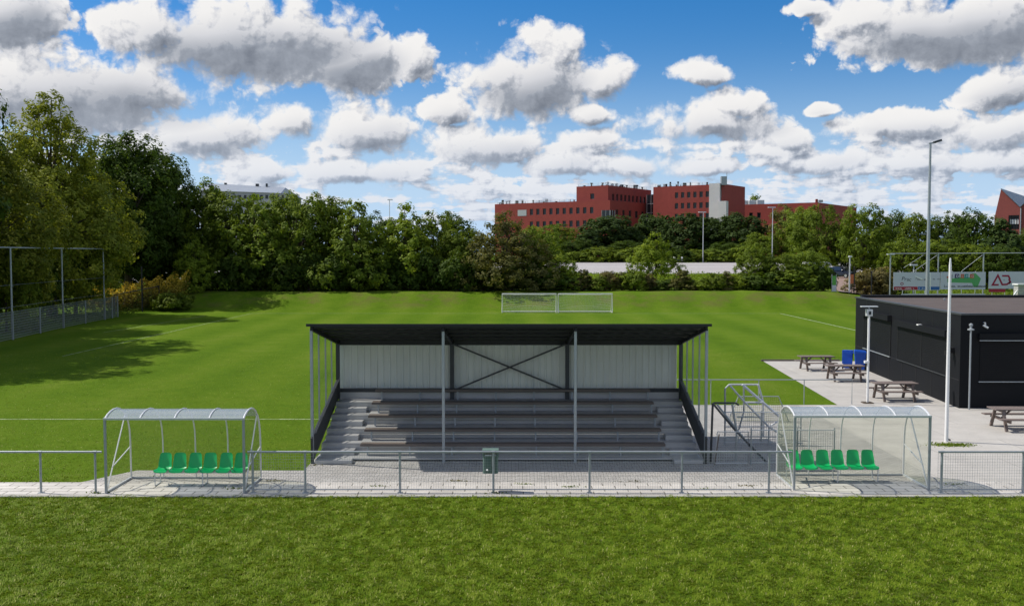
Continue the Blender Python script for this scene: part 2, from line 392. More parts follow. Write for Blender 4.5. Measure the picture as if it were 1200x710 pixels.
# ------------------------------------------------------------------ meshes
class MB:
    """collects shapes in world coordinates, links them as ONE mesh object whose origin is o"""
    def __init__(s, o=(0, 0, 0)):
        s.v, s.f, s.o = [], [], Vector(o)
    def add(s, vs, fs):
        n = len(s.v)
        s.v += [tuple(v) for v in vs]
        s.f += [tuple(i + n for i in f) for f in fs]
        return s
    def hexa(s, p):
        return s.add(p, [(0, 3, 2, 1), (4, 5, 6, 7), (0, 1, 5, 4), (1, 2, 6, 5), (2, 3, 7, 6), (3, 0, 4, 7)])
    def box(s, x0, x1, y0, y1, z0, z1):
        return s.hexa([(x0, y0, z0), (x1, y0, z0), (x1, y1, z0), (x0, y1, z0), (x0, y0, z1), (x1, y0, z1), (x1, y1, z1), (x0, y1, z1)])
    def rbox(s, x0, x1, y0, y1, z0, z1, b=0.01):
        """box with chamfered vertical and top edges"""
        return s.prism([(x0 + b, y0), (x1 - b, y0), (x1, y0 + b), (x1, y1 - b), (x1 - b, y1), (x0 + b, y1), (x0, y1 - b), (x0, y0 + b)], z0, z1, b)
    def prism(s, poly, z0, z1, b=0.0):
        n = len(poly); cx = sum(p[0] for p in poly) / n; cy = sum(p[1] for p in poly) / n
        lv = [(z0, 0.0), (z1 - b, 0.0)] + ([(z1, b)] if b else [])
        vs = []
        for z, ins in lv:
            for x, y in poly:
                l = math.hypot(x - cx, y - cy) or 1
                k = 1 - ins / l
                vs.append((cx + (x - cx) * k, cy + (y - cy) * k, z))
        fs = [tuple(reversed(range(n)))]
        for r in range(len(lv) - 1):
            for i in range(n):
                j = (i + 1) % n
                fs.append((r * n + i, r * n + j, (r + 1) * n + j, (r + 1) * n + i))
        fs.append(tuple((len(lv) - 1) * n + i for i in range(n)))
        return s.add(vs, fs)
    def extrude(s, prof, a, b, axis='x'):
        """profile (two coordinates, in order) pushed from a to b along an axis"""
        n = len(prof)
        def P(t, q):
            return (t, q[0], q[1]) if axis == 'x' else ((q[0], t, q[1]) if axis == 'y' else (q[0], q[1], t))
        vs = [P(a, q) for q in prof] + [P(b, q) for q in prof]
        fs = [tuple(range(n)), tuple(reversed(range(n, 2 * n)))] + [(i + n, (i + 1) % n + n, (i + 1) % n, i) for i in range(n)]
        return s.add(vs, fs)
    def beam(s, p, q, w, h, up=(0, 0, 1)):
        p, q = Vector(p), Vector(q); d = (q - p).normalized(); up = Vector(up)
        if abs(d.dot(up)) > 0.98: up = Vector((0, 1, 0))
        sx = d.cross(up).normalized() * (w / 2); sy = sx.cross(d).normalized() * (h / 2)
        return s.hexa([p - sx - sy, p + sx - sy, p + sx + sy, p - sx + sy, q - sx - sy, q + sx - sy, q + sx + sy, q - sx + sy])
    def tube(s, pts, r, n=8, closed=False):
        pts = [Vector(p) for p in pts]; m = len(pts)
        rr = r if isinstance(r, (list, tuple)) else [r] * m
        rings = []; ref = None
        for i in range(m):
            if closed: d = (pts[(i + 1) % m] - pts[i - 1])
            else: d = pts[min(i + 1, m - 1)] - pts[max(i - 1, 0)]
            d.normalize()
            if ref is None:
                ref = Vector((0, 0, 1)) if abs(d.z) < .9 else Vector((1, 0, 0))
            a = (ref - d * ref.dot(d))
            if a.length < 1e-4: a = d.orthogonal()
            a.normalize(); b = d.cross(a); ref = a
            rings.append([pts[i] + (a * math.cos(2 * PI * k / n) + b * math.sin(2 * PI * k / n)) * rr[i] for k in range(n)])
        vs = [v for ring in rings for v in ring]; fs = []
        for i in range(m if closed else m - 1):
            j = (i + 1) % m
            for k in range(n):
                l = (k + 1) % n
                fs.append((i * n + k, i * n + l, j * n + l, j * n + k))
        if not closed:
            fs += [tuple(reversed(range(n))), tuple(range((m - 1) * n, m * n))]
        return s.add(vs, fs)
    def lathe(s, prof, c=(0, 0, 0), n=16):
        vs, fs = [], []
        for r, z in prof:
            for k in range(n):
                t = 2 * PI * k / n
                vs.append((c[0] + r * math.cos(t), c[1] + r * math.sin(t), c[2] + z))
        m = len(prof)
        for i in range(m - 1):
            for k in range(n):
                l = (k + 1) % n
                fs.append((i * n + k, i * n + l, (i + 1) * n + l, (i + 1) * n + k))
        fs += [tuple(reversed(range(n))), tuple(range((m - 1) * n, m * n))]
        return s.add(vs, fs)
    def quad(s, a, b, c, d):
        return s.add([a, b, c, d], [(0, 1, 2, 3)])
    def build(s, name, material, parent=None, smooth_=False):
        me = bpy.data.meshes.new(name)
        o = s.o
        me.from_pydata([(v[0] - o.x, v[1] - o.y, v[2] - o.z) for v in s.v], [], s.f)
        me.validate(); me.update()
        me.materials.append(M[material] if isinstance(material, str) else material)
        if smooth_:
            me.shade_smooth()
            try: me.set_sharp_from_angle(angle=R(40))
            except Exception: pass
        ob = bpy.data.objects.new(name, me); COL.objects.link(ob)
        if parent is not None:
            ob.parent = parent
            # parts are built in the world place of a thing whose Empty stands at o
        else:
            ob.location = o
        return ob

def tag(o, label=None, cat=None, group=None, kind=None):
    if label: o['label'] = label
    if cat: o['category'] = cat
    if group: o['group'] = group
    if kind: o['kind'] = kind
    return o

def thing(name, label, cat, loc=(0, 0, 0), rz=0.0, group=None):
    o = bpy.data.objects.new(name, None); COL.objects.link(o)
    o.empty_display_size = 0.3
    o.location = loc; o.rotation_euler = (0, 0, rz)
    return tag(o, label, cat, group)

def copy_tree(o, parent=None):
    c = o.copy(); COL.objects.link(c)
    if parent is not None: c.parent = parent
    for ch in list(o.children):
        copy_tree(ch, c)
    return c

def dup(o, loc, rz=0.0, label=None, group=None, scale=None):
    c = copy_tree(o); c.location = loc; c.rotation_euler = (0, 0, rz)
    if label: c['label'] = label
    if group: c['group'] = group
    if scale: c.scale = scale
    return c

# the lie of the land: flat sports ground, a grass bank behind it, the road embankment further off
def ground_z(x, y):
    t = smooth(-47, -35, x) * 0.87 + 0.13
    r = 1 - 0.68 * smooth(36, 48, x) * (1 - smooth(118, 150, y))
    bank = 1.9 * smooth(105.2, 113.5, y) * t * r
    return bank + 0.5 * smooth(118, 150, y) + 1.9 * smooth(168, 206, y)
# ------------------------------------------------------------------ ground, paving, roads
def grass_mat():
    m, nt, p = new_mat('mown_grass')
    tc = nt.nodes.new('ShaderNodeTexCoord'); vec = tc.outputs['Object']
    sx = nt.nodes.new('ShaderNodeSeparateXYZ'); nt.links.new(vec, sx.inputs[0])
    X, Y, Z = (S(nt, sx.outputs[i]) for i in range(3))
    big = S(nt, noise(nt, vec, 0.09, 4, 0.55).outputs['Fac'])
    mid = S(nt, noise(nt, vec, 0.7, 5, 0.65).outputs['Fac'])
    fine = S(nt, noise(nt, vec, 7.0, 5, 0.7).outputs['Fac'])
    tuft = S(nt, noise(nt, vec, 26.0, 4, 0.7).outputs['Fac'])
    st = nt.nodes.new('ShaderNodeTexWave'); st.bands_direction = 'X'; st.inputs['Scale'].default_value = 0.065
    st.inputs['Distortion'].default_value = 1.5; st.inputs['Detail'].default_value = 2.0; st.inputs['Detail Scale'].default_value = 0.4
    nt.links.new(vec, st.inputs['Vector'])
    stripe = (S(nt, st.outputs['Fac']) - 0.5) * (Y.step(36, 48)) * 0.10
    t = big * 0.20 + mid * 0.30 + fine * 0.32 + tuft * 0.18 + stripe
    c = ramp_node(nt, t, [(0.31, (.050, .100, .005)), (0.44, (.078, .144, .008)), (0.54, (.100, .166, .011)), (0.70, (.148, .188, .030))])
    # dry brown scars on the bank
    scar = S(nt, noise(nt, vec, 0.32, 5, 0.7).outputs['Fac'])
    fac = scar.step(0.44, 0.66) * Z.step(0.15, 0.8) * Y.step(160, 130) * 0.7
    c = mixc(nt, fac, c, (.120, .112, .035))
    nt.links.new(c, p.inputs['Base Color'])
    p.inputs['Roughness'].default_value = 0.9; p.inputs['Specular IOR Level'].default_value = 0.03
    h = noise(nt, vec, 14.0, 6, 0.75); h2 = noise(nt, vec, 2.2, 5, 0.7)
    hh = S(nt, h.outputs['Fac']) * 0.6 + S(nt, h2.outputs['Fac']) * 0.7
    bp = nt.nodes.new('ShaderNodeBump'); bp.inputs['Strength'].default_value = 0.75; bp.inputs['Distance'].default_value = 0.14
    nt.links.new(hh.k, bp.inputs['Height']); nt.links.new(bp.outputs[0], p.inputs['Normal'])
    return m
M['grass'] = grass_mat()

def line_mat():
    m, nt, p = new_mat('worn_pitch_paint')
    tc = nt.nodes.new('ShaderNodeTexCoord')
    n = S(nt, noise(nt, tc.outputs['Object'], 2.2, 6, 0.75).outputs['Fac'])
    nt.links.new(mixc(nt, n.step(0.35, 0.65), (.13, .19, .05), (.42, .47, .30)), p.inputs['Base Color'])
    p.inputs['Roughness'].default_value = 0.9
    return m
M['line'] = line_mat()
M['tiles'] = paving_mat('pale_paving_tiles', (.60, .57, .525), (.47, .445, .41), (.15, .14, .115), .62, .31, .016, .32)
M['clinker'] = paving_mat('grey_clinker_paving', (.43, .415, .39), (.335, .32, .30), (.15, .145, .13), .21, .105, .011, .32)
M['kerbstone'] = paving_mat('kerb_stones', (.50, .48, .45), (.42, .40, .37), (.14, .14, .10), 1.0, .30, .02, .25, 0.0)
M['terrace'] = paving_mat('concrete_terrace', (.43, .41, .375), (.40, .38, .35), (.28, .265, .24), 3.0, 3.0, .015, .28)
M['path'] = paving_mat('red_brick_path', (.29, .19, .155), (.24, .165, .14), (.17, .13, .11), .21, .105, .01, .2)

def ground():
    xs = np.concatenate([np.linspace(-700, -70, 16)[:-1], np.linspace(-70, 70, 99), np.linspace(70, 700, 16)[1:]])
    ys = np.concatenate([np.linspace(-40, 100, 36)[:-1], np.linspace(100, 122, 30)[:-1], np.linspace(122, 215, 40)[:-1], np.linspace(215, 2500, 24)])
    nx, ny = len(xs), len(ys)
    vs = []
    for y in ys:
        for x in xs:
            z = ground_z(x, y)
            if 105 < y < 160: z += 0.035 * math.sin(x * .31 + 1.3 * math.sin(x * .11)) * smooth(105, 112, y) + .02 * math.sin(x * .9 + y * .4) * smooth(105, 112, y)
            vs.append((x, y, z))
    fs = [(j * nx + i, j * nx + i + 1, (j + 1) * nx + i + 1, (j + 1) * nx + i) for j in range(ny - 1) for i in range(nx - 1)]
    mb = MB(); mb.add(vs, fs)
    tag(mb.build('ground', 'grass', None, True), kind='structure')
ground()

def sheet(name, poly, z, material, top=None):
    mb = MB()
    n = len(poly)
    mb.add([(x, y, z) for x, y in poly], [tuple(range(n))])
    return tag(mb.build(name, material), kind='structure')

sheet('paving', [(-60, 25.28), (60, 25.28), (60, 26.75), (-60, 26.75)], .012, 'tiles')
sheet('paving', [(-11.9, 26.75), (11.9, 26.75), (11.9, 40.6), (5.95, 40.6), (5.95, 34.2), (-6.05, 34.2), (-6.05, 28.25), (-10.9, 28.25)], .010, 'clinker')
sheet('terrace', [(11.9, 26.75), (60, 26.75), (60, 57.2), (14.7, 57.2), (13.55, 40.6), (11.9, 40.6)], .011, 'terrace')
# kerb: a row of edging stones towards the pitch, each about a metre long
mb = MB()
mb.box(-60, 60, 25.10, 25.28, -.10, .035)
tag(mb.build('kerb', 'kerbstone'), kind='structure')
mb = MB()
mb.box(14.6, 19.2, 57.2, 57.32, -.05, .10)
tag(mb.build('terrace_edging', 'seatboard'), kind='structure')

def pitch_line(x0, y0, x1, y1, w=.12):
    d = Vector((x1 - x0, y1 - y0)); l = d.length; d /= l; n = Vector((-d.y, d.x)) * (w / 2)
    mb = MB(); k = max(1, int(l / 4))
    vs = []
    for i in range(k + 1):
        t = l * i / k; x, y = x0 + d.x * t, y0 + d.y * t
        z = ground_z(x, y) + .006
        vs += [(x - n.x, y - n.y, z), (x + n.x, y + n.y, z)]
    mb.add(vs, [(2 * i, 2 * i + 2, 2 * i + 3, 2 * i + 1) for i in range(k)])
    tag(mb.build('pitch_marking', 'line'), kind='structure')
pitch_line(-32, 37.1, 5.6, 37.1, .10)
pitch_line(-27.6, 60, -27.4, 103, .07)
pitch_line(28.2, 58, 28.2, 103, .16)
pitch_line(-27.5, 103, 28.2, 103, .12)
pitch_line(-32.6, 78, -31.0, 99, .07)

# far road on its embankment, with verge and lane lines
def strip(name, x0, x1, y0, y1, lift, material, n=24):
    mb = MB(); vs = []; k = 14
    for j in range(k + 1):
        for i in range(n + 1):
            x = x0 + (x1 - x0) * i / n; y = y0 + (y1 - y0) * j / k
            vs.append((x, y, ground_z(x, y) + lift))
    mb.add(vs, [(j * (n + 1) + i, j * (n + 1) + i + 1, (j + 1) * (n + 1) + i + 1, (j + 1) * (n + 1) + i) for j in range(k) for i in range(n)])
    return tag(mb.build(name, material), kind='structure')
strip('road', -80, 160, 176, 206, .06, 'asphalt')
strip('road_kerb', -80, 160, 206, 206.6, .16, 'concrete')
for yy in (180.5, 191, 201):
    strip('road_marking', -80, 160, yy, yy + .35, .075, 'white')
# brick path coming in from the car park
mb = MB(); vs = []
for i in range(25):
    t = i / 24; y = 114.5 + t * 62
    xl = 38.3 + (y - 114.5) * .300; xr = xl + 6.0
    for x in (xl, xl + 3, xr): vs.append((x, y, ground_z(x, y) + .14))
mb.add(vs, [(i * 3 + k, i * 3 + k + 1, i * 3 + k + 4, i * 3 + k + 3) for i in range(24) for k in range(2)])
tag(mb.build('path', 'path'), kind='structure')
mb = MB(); vs = []
for i in range(7):
    x = 37.8 + i * 1.2
    vs += [(x, 113.0, ground_z(x, 113.0) + .15), (x, 114.5, ground_z(x, 114.5) + .15)]
mb.add(vs, [(2 * i, 2 * i + 2, 2 * i + 3, 2 * i + 1) for i in range(6)])
tag(mb.build('pavement', 'tiles'), kind='structure')
# ------------------------------------------------------------------ barrier along the pitch
def barrier(x0, x1, posts, mesh, label, end_caps=True):
    Y = 25.55; o = (x0, Y, 0)
    t = thing('barrier', label, 'barrier', o, group='barriers along the pitch edge')
    mb = MB(o); mb.tube([(x0, Y, 1.1), (x1, Y, 1.1)], .028, 10); mb.build('top_rail', 'galv', t, True)
    for px in posts:
        mb = MB(o); mb.tube([(px, Y + .01, 0.0), (px, Y + .01, 1.075)], .03, 10); p = mb.build('post', 'galv', t, True)
        mb = MB(o); mb.rbox(px - .07, px + .07, Y - .06, Y + .08, .012, .025, .005); mb.build('foot_plate', 'galv', p)
        mb = MB(o); mb.tube([(px - .05, Y, 1.1), (px + .05, Y, 1.1)], .035, 10); mb.build('clamp', 'galv', p, True)
    if mesh:
        mb = MB(o); mb.tube([(x0, Y + .01, .10), (x1, Y + .01, .10)], .016, 8); mb.build('bottom_rail', 'galv', t, True)
        mb = MB(o); r = .0022; yw = Y + .045
        n = int((x1 - x0) / .065)
        for i in range(n + 1):
            x = x0 + .02 + (x1 - x0 - .04) * i / n
            mb.box(x - r, x + r, yw - r, yw + r, .06, 1.06)
        for k in range(14):
            z = .08 + k * .074
            mb.box(x0 + .01, x1 - .01, yw + r, yw + 3 * r, z - r, z + r)
        mb.build('wire_mesh', 'wire', t)
    return t
barrier(-20.2, -10.78, [-19.8, -17.3, -14.85, -12.40, -10.96], False, 'open grey tube barrier without wire mesh, left of the left dugout')
barrier(-6.95, 7.36, [-6.82, -5.44, -2.95, -.49, 2.04, 4.47, 6.76], True, 'long grey tube barrier with wire mesh in front of the grandstand')
barrier(11.2, 20.6, [11.30, 13.45, 15.95, 18.4, 20.5], True, 'grey tube barrier with wire mesh right of the right dugout, below the flagpole')

# litter bin on the middle barrier
o = (-.57, 25.78, .52)
t = thing('litter_bin', 'grey green litter bin hung on the barrier post in front of the grandstand', 'litter bin', o)
mb = MB(o)
prof = [(-.17, -.14), (.17, -.14), (.21, -.10), (.21, .10), (.17, .15), (-.17, .15), (-.21, .10), (-.21, -.10)]
mb.prism([(o[0] + x * .97, o[1] + y * .97) for x, y in prof], .50, .97, .0)
body = mb.build('bin_body', 'bin_green', t)
mb = MB(o)
for (a, b) in ((-.215, -.165), (.165, .215)):
    mb.box(o[0] + a, o[0] + b, o[1] - .15, o[1] + .13, .96, 1.10)
mb.box(o[0] - .165, o[0] + .165, o[1] + .10, o[1] + .15, .96, 1.10)
mb.box(o[0] - .215, o[0] + .215, o[1] - .155, o[1] + .15, 1.10, 1.125)
mb.build('bin_hood', 'bin_green', t)
mb = MB(o); mb.box(o[0] - .15, o[0] + .16, o[1] - .12, o[1] + .09, .965, 1.0); mb.build('bin_liner', 'white', t)
mb = MB(o); mb.box(o[0] + .03, o[0] + .11, o[1] - .165, o[1] - .14, .70, 1.0); mb.build('bracket', 'galv', t)
mb = MB(o); mb.tube([(o[0] - .10, o[1] - .15, .60), (o[0] - .06, o[1] - .17, .60)], .025, 8); mb.build('lock', 'white', body)

# ------------------------------------------------------------------ dugouts
PROF = [(25.50, 1.97), (25.66, 2.055), (25.85, 2.11), (26.06, 2.14), (26.28, 2.135), (26.5, 2.09), (26.72, 1.99), (26.92, 1.83), (27.06, 1.62), (27.14, 1.40), (27.18, 1.1), (27.2, .05)]
def dugout(x0, x1, dy, label, wall_mat, roof_mat):
    o = ((x0 + x1) / 2, 26.3 + dy, 0)
    t = thing('dugout', label, 'dugout', o)
    pr = [(y + dy, z) for y, z in PROF]
    yf, yb = pr[0][0], pr[-1][0]
    # hoops: two end frames and three between
    for i in range(5):
        x = x0 + (x1 - x0) * i / 4
        mb = MB(o); mb.tube([(x, y, z) for y, z in pr], .026 if i in (0, 4) else .02, 8)
        mb.build('hoop', 'alu', t, True)
    for x in (x0, x1):
        mb = MB(o); mb.box(x - .028, x + .028, yf - .03, yf + .026, .012, 1.985); mb.build('front_post', 'galv', t)
        mb = MB(o); mb.box(x - .022, x + .022, yf + .03, yb - .03, .015, .065); mb.build('side_rail', 'galv_light', t)
        mb = MB(o); mb.beam((x, yf + .05, .08), (x, yb - .35, 1.88), .03, .03); mb.build('diagonal_brace', 'alu', t)
        mb = MB(o); mb.beam((x, yf + .42, .62), (x, yb - .03, .92), .025, .025); mb.build('diagonal_brace', 'alu', t)
        s = -1 if x == x0 else 1
        mb = MB(o)
        n = len(pr); a, b = x + s * .004, x - s * .004
        poly = [(yf + .03, .07)] + pr[:-1] + [(yb, .07)]
        mb.extrude([(y, z) for y, z in poly], min(a, b), max(a, b), 'x')
        mb.build('side_panel', wall_mat, t)
    mb = MB(o); mb.box(x0 - .03, x1 + .03, yf - .04, yf + .03, 1.955, 2.01); mb.build('front_beam', 'galv_light', t)
    mb = MB(o); mb.box(x0 + .03, x1 - .03, yb - .02, yb + .02, .015, .06); mb.build('back_rail', 'galv', t)
    # sheets stand just outside the hoops
    def curved(idx, off):
        vs = []
        for y, z in idx:
            vs += [(x0, y, z + off), (x1, y, z + off)]
        return vs, [(2 * i, 2 * i + 1, 2 * i + 3, 2 * i + 2) for i in range(len(idx) - 1)]
    mb = MB(o); vs, fs = curved(pr[:8], -.012); mb.add(vs, fs)
    vs2 = [(a, b, c + .006) for a, b, c in vs]; mb.add(vs2, [tuple(reversed(f)) for f in fs])
    mb.build('roof_sheet', roof_mat, t, True)
    mb = MB(o)
    back = [(y + .026, z + (.026 if i == 0 else 0)) for i, (y, z) in enumerate(pr[7:])]
    vs, fs = curved(back, 0); mb.add(vs, fs); mb.add([(a, b + .006, c) for a, b, c in vs], [tuple(reversed(f)) for f in fs])
    mb.build('back_sheet', wall_mat, t, True)
    return t
dugout(-10.66, -7.03, 0, 'clear curved dugout on the left, showing the lawn through its panels', 'poly_wall', 'poly_roof')
dugout(7.51, 11.10, .36, 'yellowed clear dugout on the right, beside the terrace', 'poly_old', 'poly_roof')

def bucket_seat(mb_cls=MB):
    """one moulded seat shell, centre of its front edge at the origin, facing -y"""
    W, nu, nv = .375, 9, 15
    # side profile: front lip, pan, bend, back
    path = [(-.02, -.035), (0.0, .0), (.10, .0), (.20, -.008), (.28, -.008), (.335, .015), (.37, .07), (.395, .14), (.415, .21), (.435, .28), (.452, .34), (.465, .39), (.472, .42)]
    vs = []; n = len(path)
    for k in (0, 1):
        for i, (y, z) in enumerate(path):
            t = i / (n - 1)
            w = W * (1.0 if t < .45 else 1.0 - .14 * smooth(.45, .9, t))
            if i == n - 1: w *= .72
            elif i == n - 2: w *= .93
            if i == 0: w *= .92
            for j in range(nu):
                s = -1 + 2 * j / (nu - 1)
                c = abs(s) ** 3
                lift = (.028 if t < .45 else 0.0) * c
                fw = (-.035 if t >= .45 else 0) * c * smooth(.4, .6, t)
                yy, zz = y + fw, z + lift
                if k: 
                    yy += .012 if t > .45 else .004; zz -= .012 if t <= .45 else .004
                vs.append((s * w / 2, yy, zz))
    fs = []
    A = n * nu
    for i in range(n - 1):
        for j in range(nu - 1):
            a = i * nu + j
            fs.append((a, a + 1, a + nu + 1, a + nu)); fs.append((A + a, A + a + nu, A + a + nu + 1, A + a + 1))
        fs.append((i * nu, (i + 1) * nu, A + (i + 1) * nu, A + i * nu))
        q = i * nu + nu - 1; fs.append((q, A + q, A + q + nu, q + nu))
    for j in range(nu - 1):
        fs.append((j, A + j, A + j + 1, j + 1))
        q = (n - 1) * nu + j; fs.append((q, q + 1, A + q + 1, A + q))
    mb = mb_cls(); mb.add(vs, fs); return mb
seat_me = bucket_seat().build('seat', 'seat_green', None, True)
def seat_bench(cx0, y, label, flip=False):
    pitch = .42; o = (cx0 + 2.5 * pitch, y, 0)
    t = thing('seat_bench', label, 'bench', o, group='green seat rows in the dugouts')
    for i in range(6):
        s = seat_me.copy(); COL.objects.link(s); s.parent = t; s.location = (cx0 + i * pitch - o[0], 0, .42)
        s.rotation_euler = (0, 0, R((-2.2, 1.1, 0, 1.8, -1.2, .6)[i]))
    x0, x1 = cx0 - .2, cx0 + 5 * pitch + .2
    for yy in (.08, .27):
        mb = MB(o); mb.box(x0, x1, y + yy - .02, y + yy + .02, .355, .395); mb.build('support_rail', 'galv_light', t)
    for x in (x0 + .06, (x0 + x1) / 2 + .1, x1 - .05):
        mb = MB(o)
        mb.tube([(x, y + .0, .375), (x, y + .0, .03), (x, y + .42, .03), (x, y + .42, .30), (x, y + .30, .37)], .016, 8)
        mb.build('leg_frame', 'galv_light', t, True)
    return t
seat_bench(-9.52, 26.28, 'row of six green bucket seats in the left dugout')
seat_bench(7.80, 26.68, 'row of six green bucket seats in the right dugout')
bpy.data.objects.remove(seat_me)

# ------------------------------------------------------------------ grandstand
SX0, SX1 = -6.0, 5.82
def roofz(y): return 4.17 + (y - 29.1) * (3.31 - 4.17) / (33.75 - 29.1)
def treadz(k): return .10 + .30 * k
def ty(k): return 29.50 + .85 * k
o = (-.09, 31.4, 0)
gs = thing('grandstand', 'small covered grandstand with bench rows, black roof and white back wall', 'grandstand', o)
for k in range(5):
    mb = MB(o)
    for (a, b) in ((0, .27), (.285, .555), (.57, .845)):                     # three planks
        mb.rbox(SX0 + .06, SX1 - .06, ty(k) + a, ty(k) + b, treadz(k) - .045, treadz(k), .006)
    mb.build('footboard', 'step', gs)
    if k < 4:
        mb = MB(o)
        zt, zb = treadz(k + 1) - .05, treadz(k) + .004
        mb.box(SX0 + .06, SX1 - .06, ty(k + 1) - .002, ty(k + 1) + .022, zb, zb + .115)
        mb.box(SX0 + .06, SX1 - .06, ty(k + 1) - .002, ty(k + 1) + .022, zb + .125, zt)
        mb.build('riser', 'step', gs)
    mb = MB(o)
    yc = ty(k) + .55
    mb.rbox(-4.67, 4.72, yc - .15, yc + .15, treadz(k) + .285, treadz(k) + .36, .012)
    s = mb.build('seat_board', 'seatboard', gs)
    for x in [-4.45 + i * 1.3 for i in range(8)]:
        mb = MB(o)
        mb.box(x - .025, x + .025, yc - .12, yc + .12, treadz(k) + .24, treadz(k) + .283)
        mb.box(x - .025, x + .025, yc - .09, yc - .04, treadz(k) + .0, treadz(k) + .24)
        mb.build('seat_bracket', 'galv', s)
# steps beside the benches
for (a, b) in ((SX0 + .1, -4.86), (4.86, SX1 - .1)):
    mb = MB(o); mb.rbox(a, b + (.06 if a < 0 else 0), 29.08, 29.46, .02, .125, .01); mb.build('step', 'step', gs)
    for k in range(4):
        mb = MB(o); mb.rbox(a, b, ty(k) + .43, ty(k) + .843, treadz(k) + .004, treadz(k) + .15, .01); mb.build('step', 'step', gs)
# frame below
mb = MB(o)
for x in [SX0 + .3 + i * 1.4 for i in range(9)]:
    mb.box(x - .03, x + .03, 29.62, 29.68, .012, .053)
mb.box(SX0 + .1, SX1 - .1, 30.0, 30.06, .012, .05)
mb.build('base_frame', 'blacksteel', gs)
for x, s in ((SX0, 1), (SX1, -1)):
    mb = MB(o)
    mb.extrude([(29.12, .012), (33.6, 1.30), (33.6, 1.93), (29.12, .72)], x - .025, x + .025, 'x')
    st_ = mb.build('side_stringer', 'stringer', gs)
    mb = MB(o); mb.beam((x, 29.1, .76), (x, 33.55, 1.965), .06, .05); mb.build('side_rail', 'darksteel', gs)
    mb = MB(o)
    mb.tube([(x + s * .10, 29.25, .90), (x + s * .10, 33.4, 2.02)], .02, 8); mb.build('handrail', 'darksteel', gs, True)
    for y in (29.25, 30.35, 31.45, 32.5, 33.6):
        mb = MB(o); w = .04 if y in (29.25, 33.6) else .022
        zb = (.012 if y < 30 else .76 + (y - 29.1) * .271)
        mb.box(x - w, x + w, y - w, y + w, zb, roofz(y) - .10); mb.build('side_post', 'galv', gs)
    mb = MB(o)
    mb.extrude([(29.3, .82), (33.55, 1.98), (33.55, roofz(33.55) - .12), (29.3, roofz(29.3) - .12)], x - .052, x - .048, 'x')
    mb.build('side_sheet', 'poly_side', gs)
for x in (-2.06, 1.90):
    mb = MB(o); mb.box(x - .04, x + .04, 29.25, 29.33, .012, roofz(29.3) - .10); mb.build('front_post', 'galv', gs)
    mb = MB(o); mb.box(x - .07, x + .07, 33.50, 33.62, 1.30, roofz(33.6) - .12); mb.build('back_post', 'darksteel', gs)
    mb = MB(o); mb.beam((x, 29.2, roofz(29.2) - .10), (x, 33.6, roofz(33.6) - .10), .08, .14); mb.build('rafter', 'blacksteel', gs)
    mb = MB(o); mb.beam((x, 29.34, 3.72), (x, 30.0, roofz(30) - .17), .05, .05); mb.build('knee_brace', 'darksteel', gs)
for x in (SX0 + .02, SX1 - .02):
    mb = MB(o); mb.beam((x, 29.15, roofz(29.15) - .09), (x, 33.65, roofz(33.65) - .09), .07, .13); mb.build('rafter', 'blacksteel', gs)
    mb = MB(o); mb.box(x - .06, x + .06, 33.50, 33.62, 1.30, roofz(33.6) - .12); mb.build('back_post', 'darksteel', gs)
for y in (29.25, 30.4, 31.6, 32.75):
    mb = MB(o); mb.box(SX0 + .06, SX1 - .06, y - .03, y + .03, roofz(y) - .075, roofz(y) - .012); mb.build('purlin', 'blacksteel', gs)
mb = MB(o); mb.beam((-1.99, 33.55, roofz(33.55) - .16), (1.83, 33.55, 1.62), .07, .05); mb.build('cross_brace', 'darksteel', gs)
mb = MB(o); mb.beam((1.83, 33.49, roofz(33.5) - .16), (-1.99, 33.49, 1.62), .07, .05); mb.build('cross_brace', 'darksteel', gs)
# corrugated roof sheet
mb = MB(o)
n = 118; top = []
for i in range(n + 1):
    x = SX0 - .08 + (SX1 - SX0 + .16) * i / n
    top.append((x, .022 if (i % 4) in (1, 2) else 0.0))
vs = []
for (x, dz) in top:
    for y in (29.02, 33.86):
        vs.append((x, y, roofz(y) + dz)); vs.append((x, y, roofz(y) + dz + .012))
fs = []
for i in range(n):
    a, b = i * 4, i * 4 + 4
    fs += [(a, a + 2, b + 2, b), (a + 1, b + 1, b + 3, a + 3), (a, b, b + 1, a + 1), (a + 2, a + 3, b + 3, b + 2)]
mb.add(vs, fs); mb.build('roof', 'roof_black', gs)
mb = MB(o); mb.box(SX0 - .1, SX1 + .1, 28.985, 29.015, roofz(29.0) - .05, roofz(29.0) + .03); mb.build('fascia', 'roof_black', gs)
mb = MB(o); mb.box(SX0 - .04, SX1 + .04, 33.62, 33.70, 1.53, 1.66); mb.build('wall_beam', 'darksteel', gs)
mb = MB(o); mb.box(SX0 + .06, SX1 - .06, 33.64, 33.68, 1.304, 1.526); mb.build('riser', 'step', gs)
mb = MB(o); mb.box(SX0 - .03, SX1 + .03, 33.66, 33.74, roofz(33.74) - .16, roofz(33.74) + .016); mb.build('eaves_beam', 'blacksteel', gs)
# white trapezoid sheet wall
mb = MB(o); vs = []; per = .225; rows = []
for i in range(int((SX1 - SX0) / per) + 1):
    for dx, dy in ((0, 0), (.150, 0), (.165, -.045), (.210, -.045)):
        x = SX0 + i * per + dx
        if x <= SX1: rows.append((x, dy))
for x, dy in rows:
    for z in (.15, roofz(33.8) - .002):
        vs += [(x, 33.80 + dy, z), (x, 33.808 + dy, z)]
fs = []
for i in range(len(rows) - 1):
    a, b = i * 4, i * 4 + 4
    fs += [(a, b, b + 2, a + 2), (a + 1, a + 3, b + 3, b + 1)]
mb.add(vs, fs); mb.build('back_wall', 'cladding', gs)

